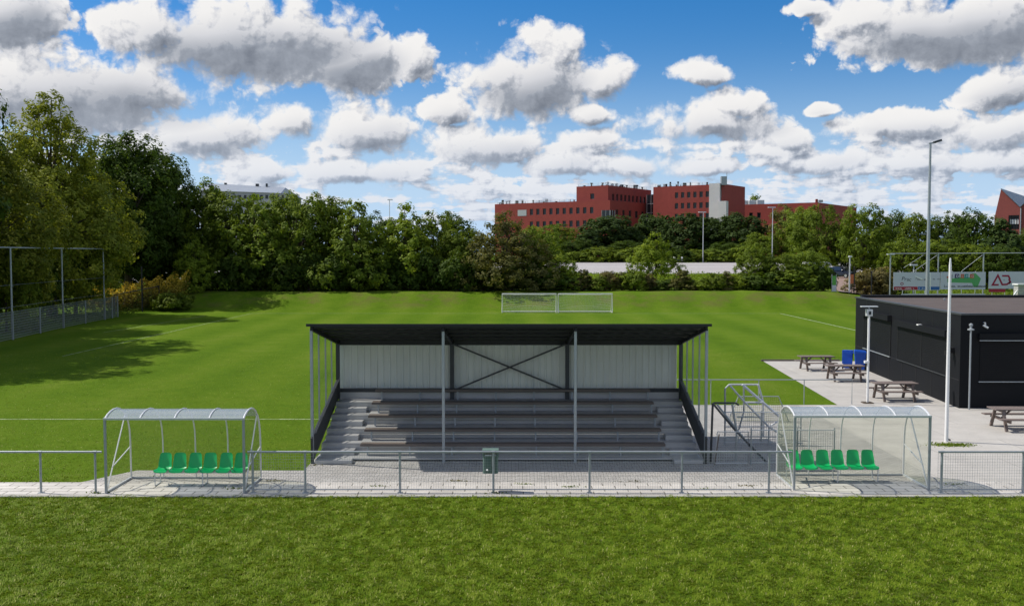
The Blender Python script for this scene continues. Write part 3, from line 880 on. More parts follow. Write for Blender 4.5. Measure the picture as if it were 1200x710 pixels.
# ------------------------------------------------------------------ steel frames and gate right of the stand
def P(u, v, D):
    dx = (u - 600) / FPX; dn = (v - 355) / FPX
    k = D / (math.cos(PITCH) - dn * math.sin(PITCH))
    return Vector((dx * k, D, CAM_H + k * (-math.sin(PITCH) - dn * math.cos(PITCH))))
def Q(a, b, D): return P(815 + a / 5.917, 440 + b / 5.917, D)
o = (6.9, 29.3, 0)
fr = thing('steel_frame', 'dark sloping tube frame standing next to the grandstand steps', 'steel frame', o)
for name, pts, D, m_, r in (
    ('post', [(120, 190), (105, 598)], 29.3, 'darksteel', .024), ('slope_tube', [(120, 192), (270, 372), (500, 607)], 29.3, 'darksteel', .022),
    ('slope_tube', [(150, 200), (285, 372), (470, 600)], 29.9, 'galv', .022), ('top_tube', [(125, 189), (280, 190), (300, 205)], 29.5, 'darksteel', .02),
    ('post', [(255, 200), (285, 385), (280, 598)], 29.6, 'galv', .024), ('cross_tube', [(95, 428), (280, 426)], 29.62, 'galv', .016)):
    mb = MB(o); mb.tube([Q(a, b, D) for a, b in pts], r * 1.45, 8); mb.build(name, m_, fr, True)
o = (7.0, 28.9, 0)
g = thing('mesh_gate', 'low grey wire mesh gate beside the grandstand, next to the dark tube frame', 'gate', o)
mb = MB(o); mb.tube([(6.02, 28.9, .08), (7.02, 28.9, .08), (7.02, 28.9, 1.02), (6.1, 28.9, 1.02)], .02, 8, True); mb.build('gate_frame', 'galv_light', g, True)
mb = MB(o)
for i in range(14): mb.box(6.1 + i * .068, 6.107 + i * .068, 28.9, 28.905, .09, 1.01)
for i in range(12): mb.box(6.06, 7.01, 28.905, 28.91, .13 + i * .075, .135 + i * .075)
mb.build('wire_mesh', 'wire', g)
mb = MB(o); mb.tube([(6.02, 28.9, .02), (6.14, 28.86, .95)], .018, 8); mb.build('prop', 'seatboard', g, True)
o = (7.9, 28.95, 0)
g = thing('mesh_fence', 'grey wire mesh fence panel between the mesh gate and the right dugout', 'fence', o)
for x in (7.12, 8.5, 9.6):
    mb = MB(o); mb.tube([(x, 28.98, 0), (x, 28.98, 1.12)], .024, 8); mb.build('post', 'galv', g, True)
for z in (.08, 1.06):
    mb = MB(o); mb.tube([(7.12, 28.95, z), (9.6, 28.95, z)], .017, 8); mb.build('rail', 'galv_light', g, True)
mb = MB(o)
for i in range(36): mb.box(7.14 + i * .068, 7.147 + i * .068, 28.93, 28.935, .09, 1.05)
for i in range(12): mb.box(7.13, 9.58, 28.935, 28.94, .13 + i * .075, .135 + i * .075)
mb.build('wire_mesh', 'wire', g)
o = (8.4, 32.0, 0)
g = thing('mesh_fence', 'second wire mesh fence panel standing behind the dark tube frame', 'fence', o)
for x in (7.0, 8.2, 9.5):
    mb = MB(o); mb.tube([(x, 32.03, 0), (x, 32.03, 1.15)], .024, 8); mb.build('post', 'galv', g, True)
for z in (.1, .62, 1.1):
    mb = MB(o); mb.tube([(7.0, 32.0, z), (9.5, 32.0, z)], .018, 8); mb.build('rail', 'galv_light', g, True)
mb = MB(o)
for i in range(36): mb.box(7.02 + i * .07, 7.028 + i * .07, 31.975, 31.982, .1, 1.09)
for i in range(13): mb.box(7.01, 9.49, 31.982, 31.988, .13 + i * .075, .137 + i * .075)
mb.build('wire_mesh', 'wire', g)
o = (9.0, 36.6, 0)
t = thing('net_panel', 'small yellowish green net panel on a tube frame, behind the pale sloping frame', 'net panel', o)
mb = MB(o); mb.tube([(8.1, 36.6, 0), (8.5, 36.6, .95), (10.0, 36.6, .95), (10.4, 36.6, 0)], .022, 8); mb.build('net_frame', 'galv', t, True)
mb = MB(o)
for i in range(30):
    x = 8.15 + i * .075; zt = .94 if 8.5 < x < 10.0 else (.95 * (x - 8.1) / .4 if x <= 8.5 else .95 * (10.4 - x) / .4)
    mb.box(x, x + .010, 36.59, 36.60, .0, max(.03, zt))
for k in range(11):
    z = .05 + k * .08; ins = .4 * z / .95; mb.box(8.1 + ins, 10.4 - ins, 36.60, 36.61, z, z + .010)
mb.build('net', 'green_net', t)
o = (8.6, 33.0, 0)
fr = thing('steel_frame', 'pale taller sloping tube frame behind the dark one, beside the right dugout', 'steel frame', o)
for name, pts, D, m_, r in (
    ('post', [(205, 330), (205, 92), (235, 62)], 33.3, 'galv', .022), ('top_tube', [(235, 62), (435, 62)], 33.2, 'galv_light', .022),
    ('post', [(435, 62), (468, 180), (470, 420)], 33.1, 'galv_light', .026), ('slope_tube', [(235, 64), (345, 188), (510, 355), (610, 420)], 32.4, 'galv_light', .022),
    ('slope_tube', [(325, 62), (600, 300)], 32.6, 'alu', .03), ('cross_tube', [(345, 186), (468, 186)], 32.5, 'galv_light', .024),
    ('cross_tube', [(285, 286), (470, 286)], 32.45, 'galv_light', .018), ('brace', [(510, 355), (600, 300)], 32.4, 'alu', .02),
    ('post', [(510, 355), (503, 560)], 32.0, 'galv', .02), ('post', [(335, 64), (335, 250), (300, 376)], 32.9, 'galv', .02),
    ('cross_tube', [(290, 422), (610, 424)], 31.9, 'galv', .016)):
    mb = MB(o); mb.tube([Q(a, b, D) for a, b in pts], r * 1.45, 8); mb.build(name, m_, fr, True)
# handrail at the edge of the paving, behind the dugout
o = (11.0, 40.75, 0)
t = thing('handrail', 'thin grey tube handrail along the lawn edge behind the right dugout', 'handrail', o)
mb = MB(o); mb.tube([(6.3, 40.75, .14), (6.3, 40.75, 1.04), (14.2, 40.75, 1.04), (14.2, 40.75, .0)], .022, 8); mb.build('rail', 'galv', t, True)
for x in (8.3, 10.3, 12.2):
    mb = MB(o); mb.tube([(x, 40.75, 0), (x, 40.75, 1.03)], .02, 8); mb.build('post', 'galv', t, True)

# ------------------------------------------------------------------ picnic tables
def picnic_table(label, loc, rz):
    t = thing('picnic_table', label, 'picnic table', (0, 0, 0), 0, 'picnic tables on the terrace')
    W = 1.85
    mb = MB()
    for i in range(5):
        mb.rbox(-W / 2, W / 2, -.37 + i * .15, -.37 + i * .15 + .142, .715, .755, .006)
    mb.build('tabletop', 'wood', t)
    for s in (-1, 1):
        mb = MB()
        for i in range(2):
            a = s * .66 + (i - .5) * .15
            mb.rbox(-W / 2, W / 2, a - .071, a + .071, .415, .455, .006)
        mb.build('bench_board', 'wood', t)
    for x in (-W / 2 + .28, W / 2 - .28):
        for s in (-1, 1):
            mb = MB(); mb.beam((x, s * .30, .713), (x, s * .62, .0), .07, .10, (1, 0, 0)); mb.build('leg', 'wood', t)
        mb = MB(); mb.box(x + .036, x + .086, -.78, .78, .31, .413); mb.build('cross_beam', 'wood', t)
        mb = MB(); mb.box(x + .036, x + .086, -.36, .36, .61, .713); mb.build('cross_beam', 'wood', t)
        sx = 1 if x < 0 else -1
        mb = MB(); mb.beam((x + sx * .06, 0, .36), (x + sx * .42, 0, .70), .07, .05); mb.build('brace', 'wood', t)
    t.location = loc; t.rotation_euler = (0, 0, rz)
    return t
pt = picnic_table('dark picnic table at the far corner of the terrace, beside the blue bins', (16.45, 52.9, .012), R(2))
dup(pt, (16.5, 48.5, .012), R(-1), 'dark picnic table behind the white lamp post, between two others')
dup(pt, (16.45, 42.0, .012), R(1), 'dark picnic table before the black shutters, right of the white lamp post')
dup(pt, (18.15, 35.0, .012), R(-2), 'nearest picnic table, cut by the right edge of the photo')

# blue wheeled bins
def wheelie_bin(label, loc, rz, open_lid):
    t = thing('wheeled_bin', label, 'wheeled bin', (0, 0, 0), 0, 'blue wheeled bins')
    mb = MB(); mb.add([(-.24, -.26, .06), (.24, -.26, .06), (.24, .24, .06), (-.24, .24, .06), (-.30, -.36, 1.0), (.30, -.36, 1.0), (.30, .32, 1.0), (-.30, .32, 1.0)],
                      [(0, 3, 2, 1), (4, 5, 6, 7), (0, 1, 5, 4), (1, 2, 6, 5), (2, 3, 7, 6), (3, 0, 4, 7)])
    b = mb.build('bin_body', 'blue', t)
    mb = MB(); mb.rbox(-.32, .32, -.38, .34, .96, 1.005, .02); mb.build('rim', 'blue', b)
    mb = MB()
    if open_lid: mb.rbox(-.31, .31, .345, .39, .30, 1.04, .01)
    else: mb.add([(-.31, -.39, 1.01), (.31, -.39, 1.01), (.31, .36, 1.03), (-.31, .36, 1.03), (-.27, -.33, 1.07), (.27, -.33, 1.07), (.27, .32, 1.11), (-.27, .32, 1.11)],
                      [(0, 3, 2, 1), (4, 5, 6, 7), (0, 1, 5, 4), (1, 2, 6, 5), (2, 3, 7, 6), (3, 0, 4, 7)])
    mb.build('lid', 'blue', t)
    for s in (-1, 1):
        mb = MB(); mb.tube([(s * .25, .26, .10), (s * .31, .26, .10)], .10, 14); mb.build('wheel', 'tyre', t)
    mb = MB(); mb.tube([(-.22, .34, .94), (-.22, .43, .95), (.22, .43, .95), (.22, .34, .94)], .016, 8); mb.build('handle', 'blue', t)
    t.location = loc; t.rotation_euler = (0, 0, rz); return t
wheelie_bin('tall blue wheeled bin with its lid hanging open, left of the other blue bin', (18.35, 53.4, .012), R(155), True).scale = (.85, .85, 1.0)
wheelie_bin('blue wheeled bin standing against the black clubhouse wall', (18.72, 52.6, .012), R(75), False).scale = (.85, .85, 1.0)

# ------------------------------------------------------------------ black clubhouse
C0 = Vector((18.2, 39.7)); C1 = Vector((19.3, 55.0))
o = (28, 47, 0)
cb = thing('clubhouse', 'long flat roofed black clubhouse beside the terrace', 'building', o)
HZ = 3.82
XE = 52
mb = MB(o)
mb.hexa([(C0.x, C0.y, .0), (XE, C0.y, .0), (XE, C1.y, .0), (C1.x, C1.y, .0), (C0.x, C0.y, HZ - .02), (XE, C0.y, HZ - .02), (XE, C1.y, HZ - .02), (C1.x, C1.y, HZ - .02)])
wl = mb.build('wall', 'blackpanel', cb)
def wallp(y, z, off): # point on the long west wall
    t = (y - C0.y) / (C1.y - C0.y); d = (C1 - C0).normalized()
    return Vector((C0.x + (C1.x - C0.x) * t - d.y * off, y + d.x * off, z))
def wall_box(y0, y1, z0, z1, a, b):
    return [wallp(y0, z0, a), wallp(y1, z0, a), wallp(y1, z0, b), wallp(y0, z0, b), wallp(y0, z1, a), wallp(y1, z1, a), wallp(y1, z1, b), wallp(y0, z1, b)]
# joints between the cladding panels: thin raised strips
for y in (40.9, 42.9, 44.9, 46.9, 48.9, 50.9, 52.9):
    mb = MB(o); mb.hexa(wall_box(y - .02, y + .02, .05, HZ - .05, -.002, .008)); mb.build('panel_joint', 'dark', wl)
mb = MB(o); mb.hexa(wall_box(39.75, 54.95, 1.13, 1.165, -.002, .006)); mb.build('panel_joint', 'dark', wl)
# roof: parapet cap and felt
mb = MB(o)
mb.hexa(wall_box(39.60, 55.15, HZ - .02, HZ + .05, -.30, .03))
mb.box(C0.x + .30, XE, 39.66, 39.96, HZ - .018, HZ + .052)
mb.build('parapet_cap', 'darksteel', cb)
mb = MB(o); mb.box(C1.x + .25, XE, 54.72, 55.05, HZ - .02, HZ + .16); mb.build('back_parapet', 'dark', cb)
mb = MB(o); mb.add([(18.55, 39.97, HZ + .012), (XE, 39.97, HZ + .012), (XE, 54.7, HZ + .012), (19.60, 54.7, HZ + .012)], [(0, 1, 2, 3)]); rf = mb.build('roof', 'roofgravel', cb)
mb = MB(o); mb.lathe([(.03, 0), (.03, .08), (.06, .09), (.06, .12), (.01, .14)], (22.5, 51.0, HZ + .014), 10); mb.build('roof_vent', 'galv', rf, True)
# roller shutters on the west wall
for (y0, y1, z0, z1, mid) in ((48.7, 53.3, 1.18, 3.0, None), (41.0, 47.5, 1.18, 2.86, 44.2)):
    mb = MB(o); mb.hexa(wall_box(y0 - .1, y1 + .1, z1 - .05, z1 + .22, .0, .20)); sb = mb.build('shutter_box', 'blackpanel', cb)
    mb = MB(o); mb.hexa(wall_box(y0 - .13, y0 - .1, z1 - .07, z1 + .23, .0, .22)); mb.build('box_end', 'dark', sb)
    mb = MB(o); n = 22; h = (z1 - .05 - z0) / n
    for i in range(n):
        mb.hexa(wall_box(y0, y1, z0 + i * h + .008, z0 + (i + 1) * h, -.004, .022))
    sh = mb.build('shutter', 'blackpanel2', cb)
    mb = MB(o); mb.hexa(wall_box(y0 - .05, y1 + .05, z0 - .045, z0 - .005, -.004, .06)); mb.build('sill', 'galv' if mid is None else 'darksteel', cb)
    for yy in ([y0 - .03, y1 + .03] + ([mid] if mid else [])):
        mb = MB(o); mb.hexa(wall_box(yy - .03, yy + .03, z0, z1 - .05, -.004, .035)); mb.build('shutter_guide', 'dark', sh)
    if mid:
        mb = MB(o); mb.hexa(wall_box(mid - .12, mid + .12, z1 + .20, z1 + .25, .05, .22)); mb.build('bracket', 'white', sb)
# front wall: shutter with pale edges
mb = MB(o); mb.box(18.9, 30, 39.52, 39.70, 2.80, 3.06); mb.build('shutter_box', 'blackpanel', cb)
mb = MB(o); mb.box(18.9, 30, 39.50, 39.545, 2.77, 2.80); mb.build('box_edge', 'galv', cb)
mb = MB(o)
for i in range(20): mb.box(19.0, 29.9, 39.675, 39.702, 1.14 + i * .083, 1.215 + i * .083)
mb.build('shutter', 'blackpanel2', cb)
mb = MB(o); mb.box(18.95, 30, 39.62, 39.70, 1.08, 1.115); mb.build('sill', 'galv', cb)
# lamps and cameras on the walls
mb = MB(o); q = wallp(40.4, 2.25, 0); mb.box(q.x - .26, q.x + .02, q.y - .1, q.y + .1, 2.2, 2.42); mb.box(q.x - .40, q.x - .20, q.y - .16, q.y - .02, 2.12, 2.3); mb.build('flood_lamp', 'dark', cb)
mb = MB(o); mb.tube([(19.12, 39.70, 3.50), (19.12, 39.55, 3.50), (19.12, 39.52, 3.38)], .03, 8); mb.tube([(19.06, 39.60, 3.40), (19.2, 39.45, 3.30)], .045, 8); mb.build('camera_bracket', 'galv', cb, True)
# pipe pole in front of the corner
o = (18.45, 39.35, 0)
t = thing('vent_pole', 'thin grey pole with a small cap, in front of the corner of the black clubhouse', 'pole', o)
mb = MB(o); mb.tube([(o[0], o[1], 0), (o[0], o[1], 3.2)], .035, 10); mb.build('pole', 'galv', t, True)
mb = MB(o); mb.lathe([(.04, 3.2), (.13, 3.22), (.13, 3.27), (.05, 3.30), (.04, 3.36), (.075, 3.40), (.075, 3.46), (.02, 3.5)], (o[0], o[1], 0), 12); mb.build('cap', 'galv', t, True)

# lamp post and flagpole on the terrace
o = (14.98, 41.1, 0)
t = thing('lamp_post', 'white lamp post with a flat crossbar head, on the terrace beside a picnic table', 'lamp post', o)
mb = MB(o); mb.tube([(o[0], o[1], 0), (o[0], o[1], 3.70)], .05, 12); mb.build('post', 'white', t, True)
mb = MB(o); mb.box(o[0] - .12, o[0] + .12, o[1] - .1, o[1] + .1, 3.68, 3.96); h = mb.build('lamp_box', 'galv_light', t)
mb = MB(o); mb.box(o[0] - .05, o[0] + .05, o[1] - .125, o[1] - .10, 3.74, 3.88); mb.build('lens', 'glass', h)
mb = MB(o); mb.box(o[0] - .34, o[0] + .34, o[1] - .11, o[1] + .11, 4.06, 4.10); mb.build('head_plate', 'alu', t)
mb = MB(o); mb.tube([(o[0], o[1], 3.96), (o[0], o[1], 4.06)], .03, 8); mb.build('neck', 'galv', t, True)
mb = MB(o); mb.box(o[0] - .16, o[0] + .02, o[1] - .10, o[1] + .06, 1.70, 1.80); mb.build('bracket', 'white', t)
mb = MB(o); mb.rbox(o[0] - .22, o[0] + .22, o[1] - .22, o[1] + .22, .012, .05, .03); mb.build('foot', 'bark', t)
o = (14.55, 32.6, 0)
t = thing('flagpole', 'tall bare white flagpole on the terrace, behind the barrier', 'flagpole', o)
mb = MB(o); mb.tube([(o[0], o[1], .0), (o[0], o[1], 2.2), (o[0], o[1], 5.9), (o[0], o[1], 6.15)], [.062, .058, .042, .02], 14); mb.build('pole', 'white', t, True)
mb = MB(o); mb.tube([(o[0] + .05, o[1], .10), (o[0] + .13, o[1] - .02, .06)], .03, 8); mb.build('hinge_pin', 'darksteel', t, True)

# ------------------------------------------------------------------ goals on the far side of the pitch
def training_goal(label, loc, rz):
    t = thing('goal', label, 'goal', (0, 0, 0), 0, 'white training goals')
    W, H, D1 = 5.75, 2.0, 1.3
    mb = MB(); mb.tube([(-W / 2, 0, 0), (-W / 2, 0, H), (W / 2, 0, H), (W / 2, 0, 0)], .055, 8); mb.build('goal_frame', 'white', t, True)
    mb = MB(); mb.tube([(-W / 2, 0, .04), (-W / 2, D1, .04), (W / 2, D1, .04), (W / 2, 0, .04)], .045, 8); mb.build('base_frame', 'white', t, True)
    for s in (-1, 1):
        mb = MB(); mb.tube([(s * W / 2, 0, H), (s * W / 2, .45, H - .05), (s * W / 2, D1, .06)], .035, 8); mb.build('back_stay', 'white', t, True)
    mb = MB(); r = .010
    for i in range(40):
        x = -W / 2 + W * i / 39
        sag = .25 * math.sin(PI * i / 39)
        mb.tube([(x, .05, H - .02), (x, .45, H - .1 - sag * .3), (x, .9, H * .5 - sag), (x, D1 - .03, .06)], r, 3)
    for k in range(14):
        f = (k + .5) / 14
        pts = []
        for i in range(13):
            s_ = i / 12; sag = .25 * math.sin(PI * s_)
            if f < .25: y, z = .05 + f / .25 * .4, H - .02 - f * .3 - sag * .3 * f * 4
            else:
                g_ = (f - .25) / .75; y = .45 + g_ * (D1 - .48); z = (H - .1) * (1 - g_) + .06 * g_ - sag * (1 - abs(2 * g_ - 1)) 
            pts.append((-W / 2 + W * s_, y, max(.05, z)))
        mb.tube(pts, r, 3)
    mb.build('net', 'net', t)
    t.location = loc; t.rotation_euler = (0, 0, rz); return t
g1 = training_goal('left one of two white training goals standing side by side before the grass bank', (1.83, 104.2, .01), 0)
dup(g1, (7.80, 104.2, .01), R(1.2), 'right one of two white training goals standing side by side before the grass bank')
# ------------------------------------------------------------------ ball catch net and mesh fence on the left
LP = [(-34.3, 49.5), (-35.45, 60.6), (-36.6, 71.7), (-38.0, 82.9), (-38.9, 93.5)]
o = (-37, 75, 0)
t = thing('ball_net', 'high ball catch frame of tall grey posts and a top wire along the left edge', 'ball net', o)
for x, y in LP:
    mb = MB(o); mb.tube([(x, y, 0), (x, y, 6.75)], .065, 8); p = mb.build('post', 'galv', t, True)
    mb = MB(o); mb.tube([(x, y, 3.9), (x + .14, y, 3.9)], .03, 6); mb.build('hook', 'galv', p, True)
mb = MB(o); mb.tube([(x, y, 6.72) for x, y in LP], .05, 8); mb.build('top_tube', 'galv', t, True)
for z in (4.0, 2.4):
    mb = MB(o); mb.tube([(x + .08, y, z) for x, y in LP], .007, 4); mb.build('wire', 'wire', t, True)
o = (-37, 76, 0)
t = thing('mesh_fence', 'long grey two metre mesh fence under the ball catch frame at left', 'fence', o)
FP = [(-34.3 + .1, 49.3), (-34.9, 55), (-35.45 + .1, 60.6), (-36.0, 66.2), (-36.5, 71.6), (-37.25, 77.3), (-37.9, 82.8), (-38.4, 88.2), (-38.8, 93.4), (-39.0, 95.6), (-39.15, 97.3)]
for x, y in FP:
    mb = MB(o); mb.box(x - .04, x + .04, y - .04, y + .04, 0, 2.08); mb.build('post', 'galv', t)
for (xa, ya), (xb, yb) in zip(FP[:-1], FP[1:]):
    mb = MB(o); xa -= .06; xb -= .06
    for k in range(11):
        z = .08 + k * .195; mb.beam((xa, ya, z), (xb, yb, z), .014, .018)
    n = int((yb - ya) / .10)
    for i in range(n + 1):
        f = i / n; x, y = xa + (xb - xa) * f - .012, ya + (yb - ya) * f
        mb.box(x - .003, x + .003, y - .003, y + .003, .05, 2.05)
    mb.build('mesh_panel', 'wire', t)
o = (-39, 104, 0)
t = thing('old_fence', 'dark low rail fence of black posts before the yellow weeds', 'fence', o)
pp = [(-41.2, 101.5, .05, 2.0), (-39.8, 105.5, .35, 4.55), (-38.7, 107.5, .75, 2.0)]
for x, y, z, h in pp:
    mb = MB(o); mb.tube([(x, y, z - .5), (x, y, z + h)], .07 if h < 3 else .085, 8); mb.build('post', 'blacksteel', t, True)
mb = MB(o); mb.tube([(pp[0][0], pp[0][1], 1.98), (pp[1][0], pp[1][1], 2.42), (pp[2][0], pp[2][1], 2.7)], .055, 8); mb.build('rail', 'blacksteel', t, True)
mb = MB(o)
for a, b in ((pp[0], pp[1]), (pp[1], pp[2])):
    for k in range(9):
        f0 = (a[2] + .15 + k * .2, b[2] + .15 + k * .2)
        mb.tube([(a[0], a[1], f0[0]), (b[0], b[1], f0[1])], .008, 4)
mb.build('wires', 'blacksteel', t)

# ------------------------------------------------------------------ floodlight mast and street lamps
def ray_x(u, D): return (u - 600) / FPX * D
o = (ray_x(1087, 75), 75, 0)
t = thing('floodlight_mast', 'very tall thin grey floodlight mast standing behind the black clubhouse', 'floodlight mast', o)
mb = MB(o); mb.tube([(o[0], o[1], 0), (o[0], o[1], 7), (o[0], o[1], 14.6)], [.15, .125, .08], 12); mb.build('mast', 'galv', t, True)
mb = MB(o); mb.beam((o[0] - .1, o[1], 14.62), (o[0] + .42, o[1], 14.70), .12, .10); mb.build('arm', 'galv', t)
mb = MB(o); mb.beam((o[0] + .25, o[1] - .05, 14.70), (o[0] + .78, o[1] - .05, 14.86), .34, .16); mb.build('lamp_head', 'darksteel', t)
def street_lamp(label, u, D, h, side=-1, head=.9, cat='street lamp', group='street lamps along the far road', z=None):
    x = ray_x(u, D); z = ground_z(x, D) if z is None else z; o = (x, D, z)
    t = thing('street_lamp', label, cat, o, group=group)
    mb = MB(o); mb.tube([(x, D, z), (x, D, z + h * .5), (x, D, z + h)], [.11, .09, .07], 8); mb.build('pole', 'galv_light', t, True)
    mb = MB(o); mb.rbox(x - head * .5 + side * head * .35, x + head * .5 + side * head * .35, D - .2, D + .2, z + h - .02, z + h + .16, .04); mb.build('lamp_head', 'galv_light', t)
street_lamp('grey street lamp at the road edge before the white stair tower of the office', 823.5, 207.5, 10.6, -.4, 1.6)
street_lamp('grey street lamp before the low red wing, near the big bushes', 904.5, 207.5, 11.6, -.4, 1.6)
street_lamp('short pale lamp post at the mouth of the brick path, left of the clubhouse', 995.5, 116.5, 4.3, .3, .35, 'lamp post', 'lamp posts by the car park', )
street_lamp('slim lamp on a pale post showing above the sign with the scribbled words', 1070.5, 124, 4.0, 0, .9, 'lamp post', 'lamp posts by the car park')
for lab, u, D, h in (('dark slim post just right of the pale lamp post at the path', 1001, 117.5, 3.2), ('dark post in front of the dry hedge between path and banners', 1021.5, 119.5, 3.1)):
    x = ray_x(u, D); z = ground_z(x, D); o = (x, D, z)
    t = thing('post', lab, 'post', o)
    mb = MB(o); mb.tube([(x, D, z), (x, D, z + h)], .075, 8); mb.build('shaft', 'blacksteel', t, True)
    mb = MB(o); mb.lathe([(.08, 0), (.10, .03), (.03, .10)], (x, D, z + h), 8); mb.build('cap', 'blacksteel', t, True)
x, D = ray_x(433, 210), 210
street_lamp('thin distant street lamp tip above the tree row, left of the red office', 457, 207.5, 13.2, .3, 1.1)

# ------------------------------------------------------------------ sponsor banners behind the clubhouse
BD = 110.0
def bz(v): return CAM_H + (297 - v) / FPX * BD
def bx(u): return ray_x(u, BD)
gz = .55
def flat(name, poly, y, material, parent, o, th=.012):
    mb = MB(o); mb.extrude([(bx(u), bz(v)) for u, v in poly], y - th, y, 'y'); return mb.build(name, material, parent)
def words(name, txt, u, v, size, y, material, parent, o, shear=0.0, rot=0.0, align='LEFT'):
    c = bpy.data.curves.new(name, 'FONT'); c.body = txt; c.size = size; c.extrude = .004; c.shear = shear
    c.align_x = align; c.resolution_u = 2
    ob = bpy.data.objects.new('tmp', c); COL.objects.link(ob)
    me = bpy.data.meshes.new_from_object(ob.evaluated_get(bpy.context.evaluated_depsgraph_get()))
    bpy.data.objects.remove(ob)
    me.name = name; me.materials.clear(); me.materials.append(M[material])
    t = bpy.data.objects.new(name, me); COL.objects.link(t); t.parent = parent
    t.location = (bx(u) - o[0], y - o[1], bz(v) - o[2]); t.rotation_euler = (R(90), rot, 0)
    return t
def faint_print(u, v, size, n, y, material, parent, o, seed):
    """a line of print too small to read: a row of letter-sized marks"""
    rg = random.Random(seed); mb = MB(o); x = bx(u); z = bz(v)
    for _ in range(n):
        if rg.random() < .14: x += size * .45; continue
        w = size * rg.uniform(.28, .5); h = size * rg.choice((.5, .52, .72))
        mb.box(x, x + w, y - .006, y, z, z + size * .12); mb.box(x, x + size * .11, y - .006, y, z + size * .12, z + h)
        if rg.random() < .6: mb.box(x + w - size * .11, x + w, y - .006, y, z + size * .12, z + size * .5)
        x += w + size * .14
    return mb.build('lettering', material, parent)
def banner(label, u0, u1, v0, v1, y=BD - .12):
    o = (bx((u0 + u1) / 2), y, bz(v1))
    t = thing('banner', label, 'banner', o, group='sponsor banners on the catch fence')
    mb = MB(o); mb.box(bx(u0), bx(u1), y - .006, y + .012, bz(v1), bz(v0)); s = mb.build('sheet', 'banner', t)
    return t, s, o
y0 = BD - .13
t, s, o = banner('whitish banner with scribbled dark words over a red and a blue strip, leftmost banner', 1046.5, 1101.0, 319, 340)
flat('red_strip', [(1047.3, 335.8), (1074.8, 335.8), (1075.2, 339.6), (1047.3, 339.6)], y0, 'banner_red', t, o)
flat('blue_strip', [(1075.4, 335.8), (1100.6, 335.8), (1100.6, 339.6), (1075.8, 339.6)], y0, 'banner_blue', t, o)
words('lettering', 'Prac', 1055.8, 328.4, .62, y0, 'ink', t, o, .1, .10)
words('lettering', 'Team', 1071.5, 327.6, .38, y0, 'ink', t, o, .2, .12)
faint_print(1082.2, 328.4, .34, 2, y0, 'ink', t, o, 9)
faint_print(1091.6, 327.6, .24, 8, y0, 'ink', t, o, 1)
faint_print(1049.2, 338.5, .24, 6, y0 - .015, 'ink_white', t, o, 2)
faint_print(1060.2, 338.6, .26, 8, y0 - .015, 'ink_white', t, o, 3)
faint_print(1076.6, 338.5, .24, 6, y0 - .015, 'ink_white', t, o, 4)
mb = MB(o); c = (bx(1056.6), bz(332.4))
mb.tube([(c[0] + .15 * math.cos(a), y0, c[1] + .13 * math.sin(a)) for a in [i * PI / 7 for i in range(14)]], .035, 6, True); mb.build('ring_emblem', 'ink_red', t)
flat('white_wedge', [(1072.0, 323.0), (1080.5, 326.5), (1080.3, 328.0), (1072.0, 324.2)], y0 + .004, 'ink_white', t, o)
mb = MB(o); mb.box(bx(1089.0), bx(1090.2), y0 - .02, y0, bz(340), bz(319.4)); mb.build('seam_strip', 'ink_white', t)

t, s, o = banner('white banner with a green arrow shape and coloured square letters, middle banner', 1101.6, 1154.4, 318.6, 339)
flat('green_shape', [(1109.5, 326.5), (1118, 326.2), (1118, 324.8), (1136, 324.8), (1138, 320.6), (1142.5, 320.2), (1148.8, 326.3), (1145.2, 336.3), (1140.8, 336.3), (1138.5, 331.5), (1110, 330.8)], y0, 'banner_green', t, o)
for lab, u, m_, w in (('D', 1118.3, 'ink_purple', 5.0), ('I', 1125.2, 'ink_orange', 3.6), ('M', 1129.6, 'ink_teal', 4.6), ('G', 1136.1, 'ink_orange', 4.6)):
    flat('letter_block', [(u, 321.0), (u + w, 321.0), (u + w, 325.9), (u, 325.9)], y0 - .014, m_, t, o)
    words('lettering', lab, u + w * .28, 325.1, .42, y0 - .030, 'ink_white' if lab in 'D' else 'banner', t, o)
words('lettering', 'J', 1114.2, 325.6, .55, y0 - .014, 'ink', t, o)
flat('orange_patch', [(1109.0, 323.8), (1112.8, 323.2), (1112.8, 325.6), (1109.0, 326.0)], y0 - .014, 'ink_orange', t, o)
faint_print(1106.0, 336.4, .36, 26, y0 - .016, 'ink', t, o, 5)
faint_print(1146.9, 336.4, .30, 2, y0 - .016, 'ink', t, o, 8)

t, s, o = banner('white banner with crimson outlined letters A and D, rightmost banner', 1158.0, 1203.5, 318.2, 338.2)
def stroke(pts, w, nm='letter_stroke'):
    mb = MB(o); h = w / 2
    P3 = [Vector((bx(u), bz(v))) for u, v in pts]
    L, Rr = [], []
    for i, p in enumerate(P3):
        d0 = (p - P3[i - 1]).normalized() if i else (P3[1] - p).normalized()
        d1 = (P3[i + 1] - p).normalized() if i < len(P3) - 1 else d0
        n0 = Vector((-d0.y, d0.x)); n1 = Vector((-d1.y, d1.x)); n = (n0 + n1).normalized()
        k = h / max(.35, n.dot(n0)); L.append(p + n * k); Rr.append(p - n * k)
    vs = []
    for a, b in zip(L, Rr):
        vs += [(a.x, y0, a.y), (b.x, y0, b.y), (a.x, y0 - .012, a.y), (b.x, y0 - .012, b.y)]
    fs = [(2, 3, 1, 0)]
    for i in range(len(L) - 1):
        a, b = i * 4, i * 4 + 4
        fs += [(a, a + 1, b + 1, b), (a + 2, b + 2, b + 3, a + 3), (a, b, b + 2, a + 2), (a + 1, a + 3, b + 3, b + 1)]
    mb.add(vs, fs); mb.build(nm, 'ink_red', t)
stroke([(1169.8, 333.6), (1162.6, 333.8), (1168.7, 322.6), (1174.0, 333.4), (1179.5, 333.2), (1183.2, 330.2)], .19)
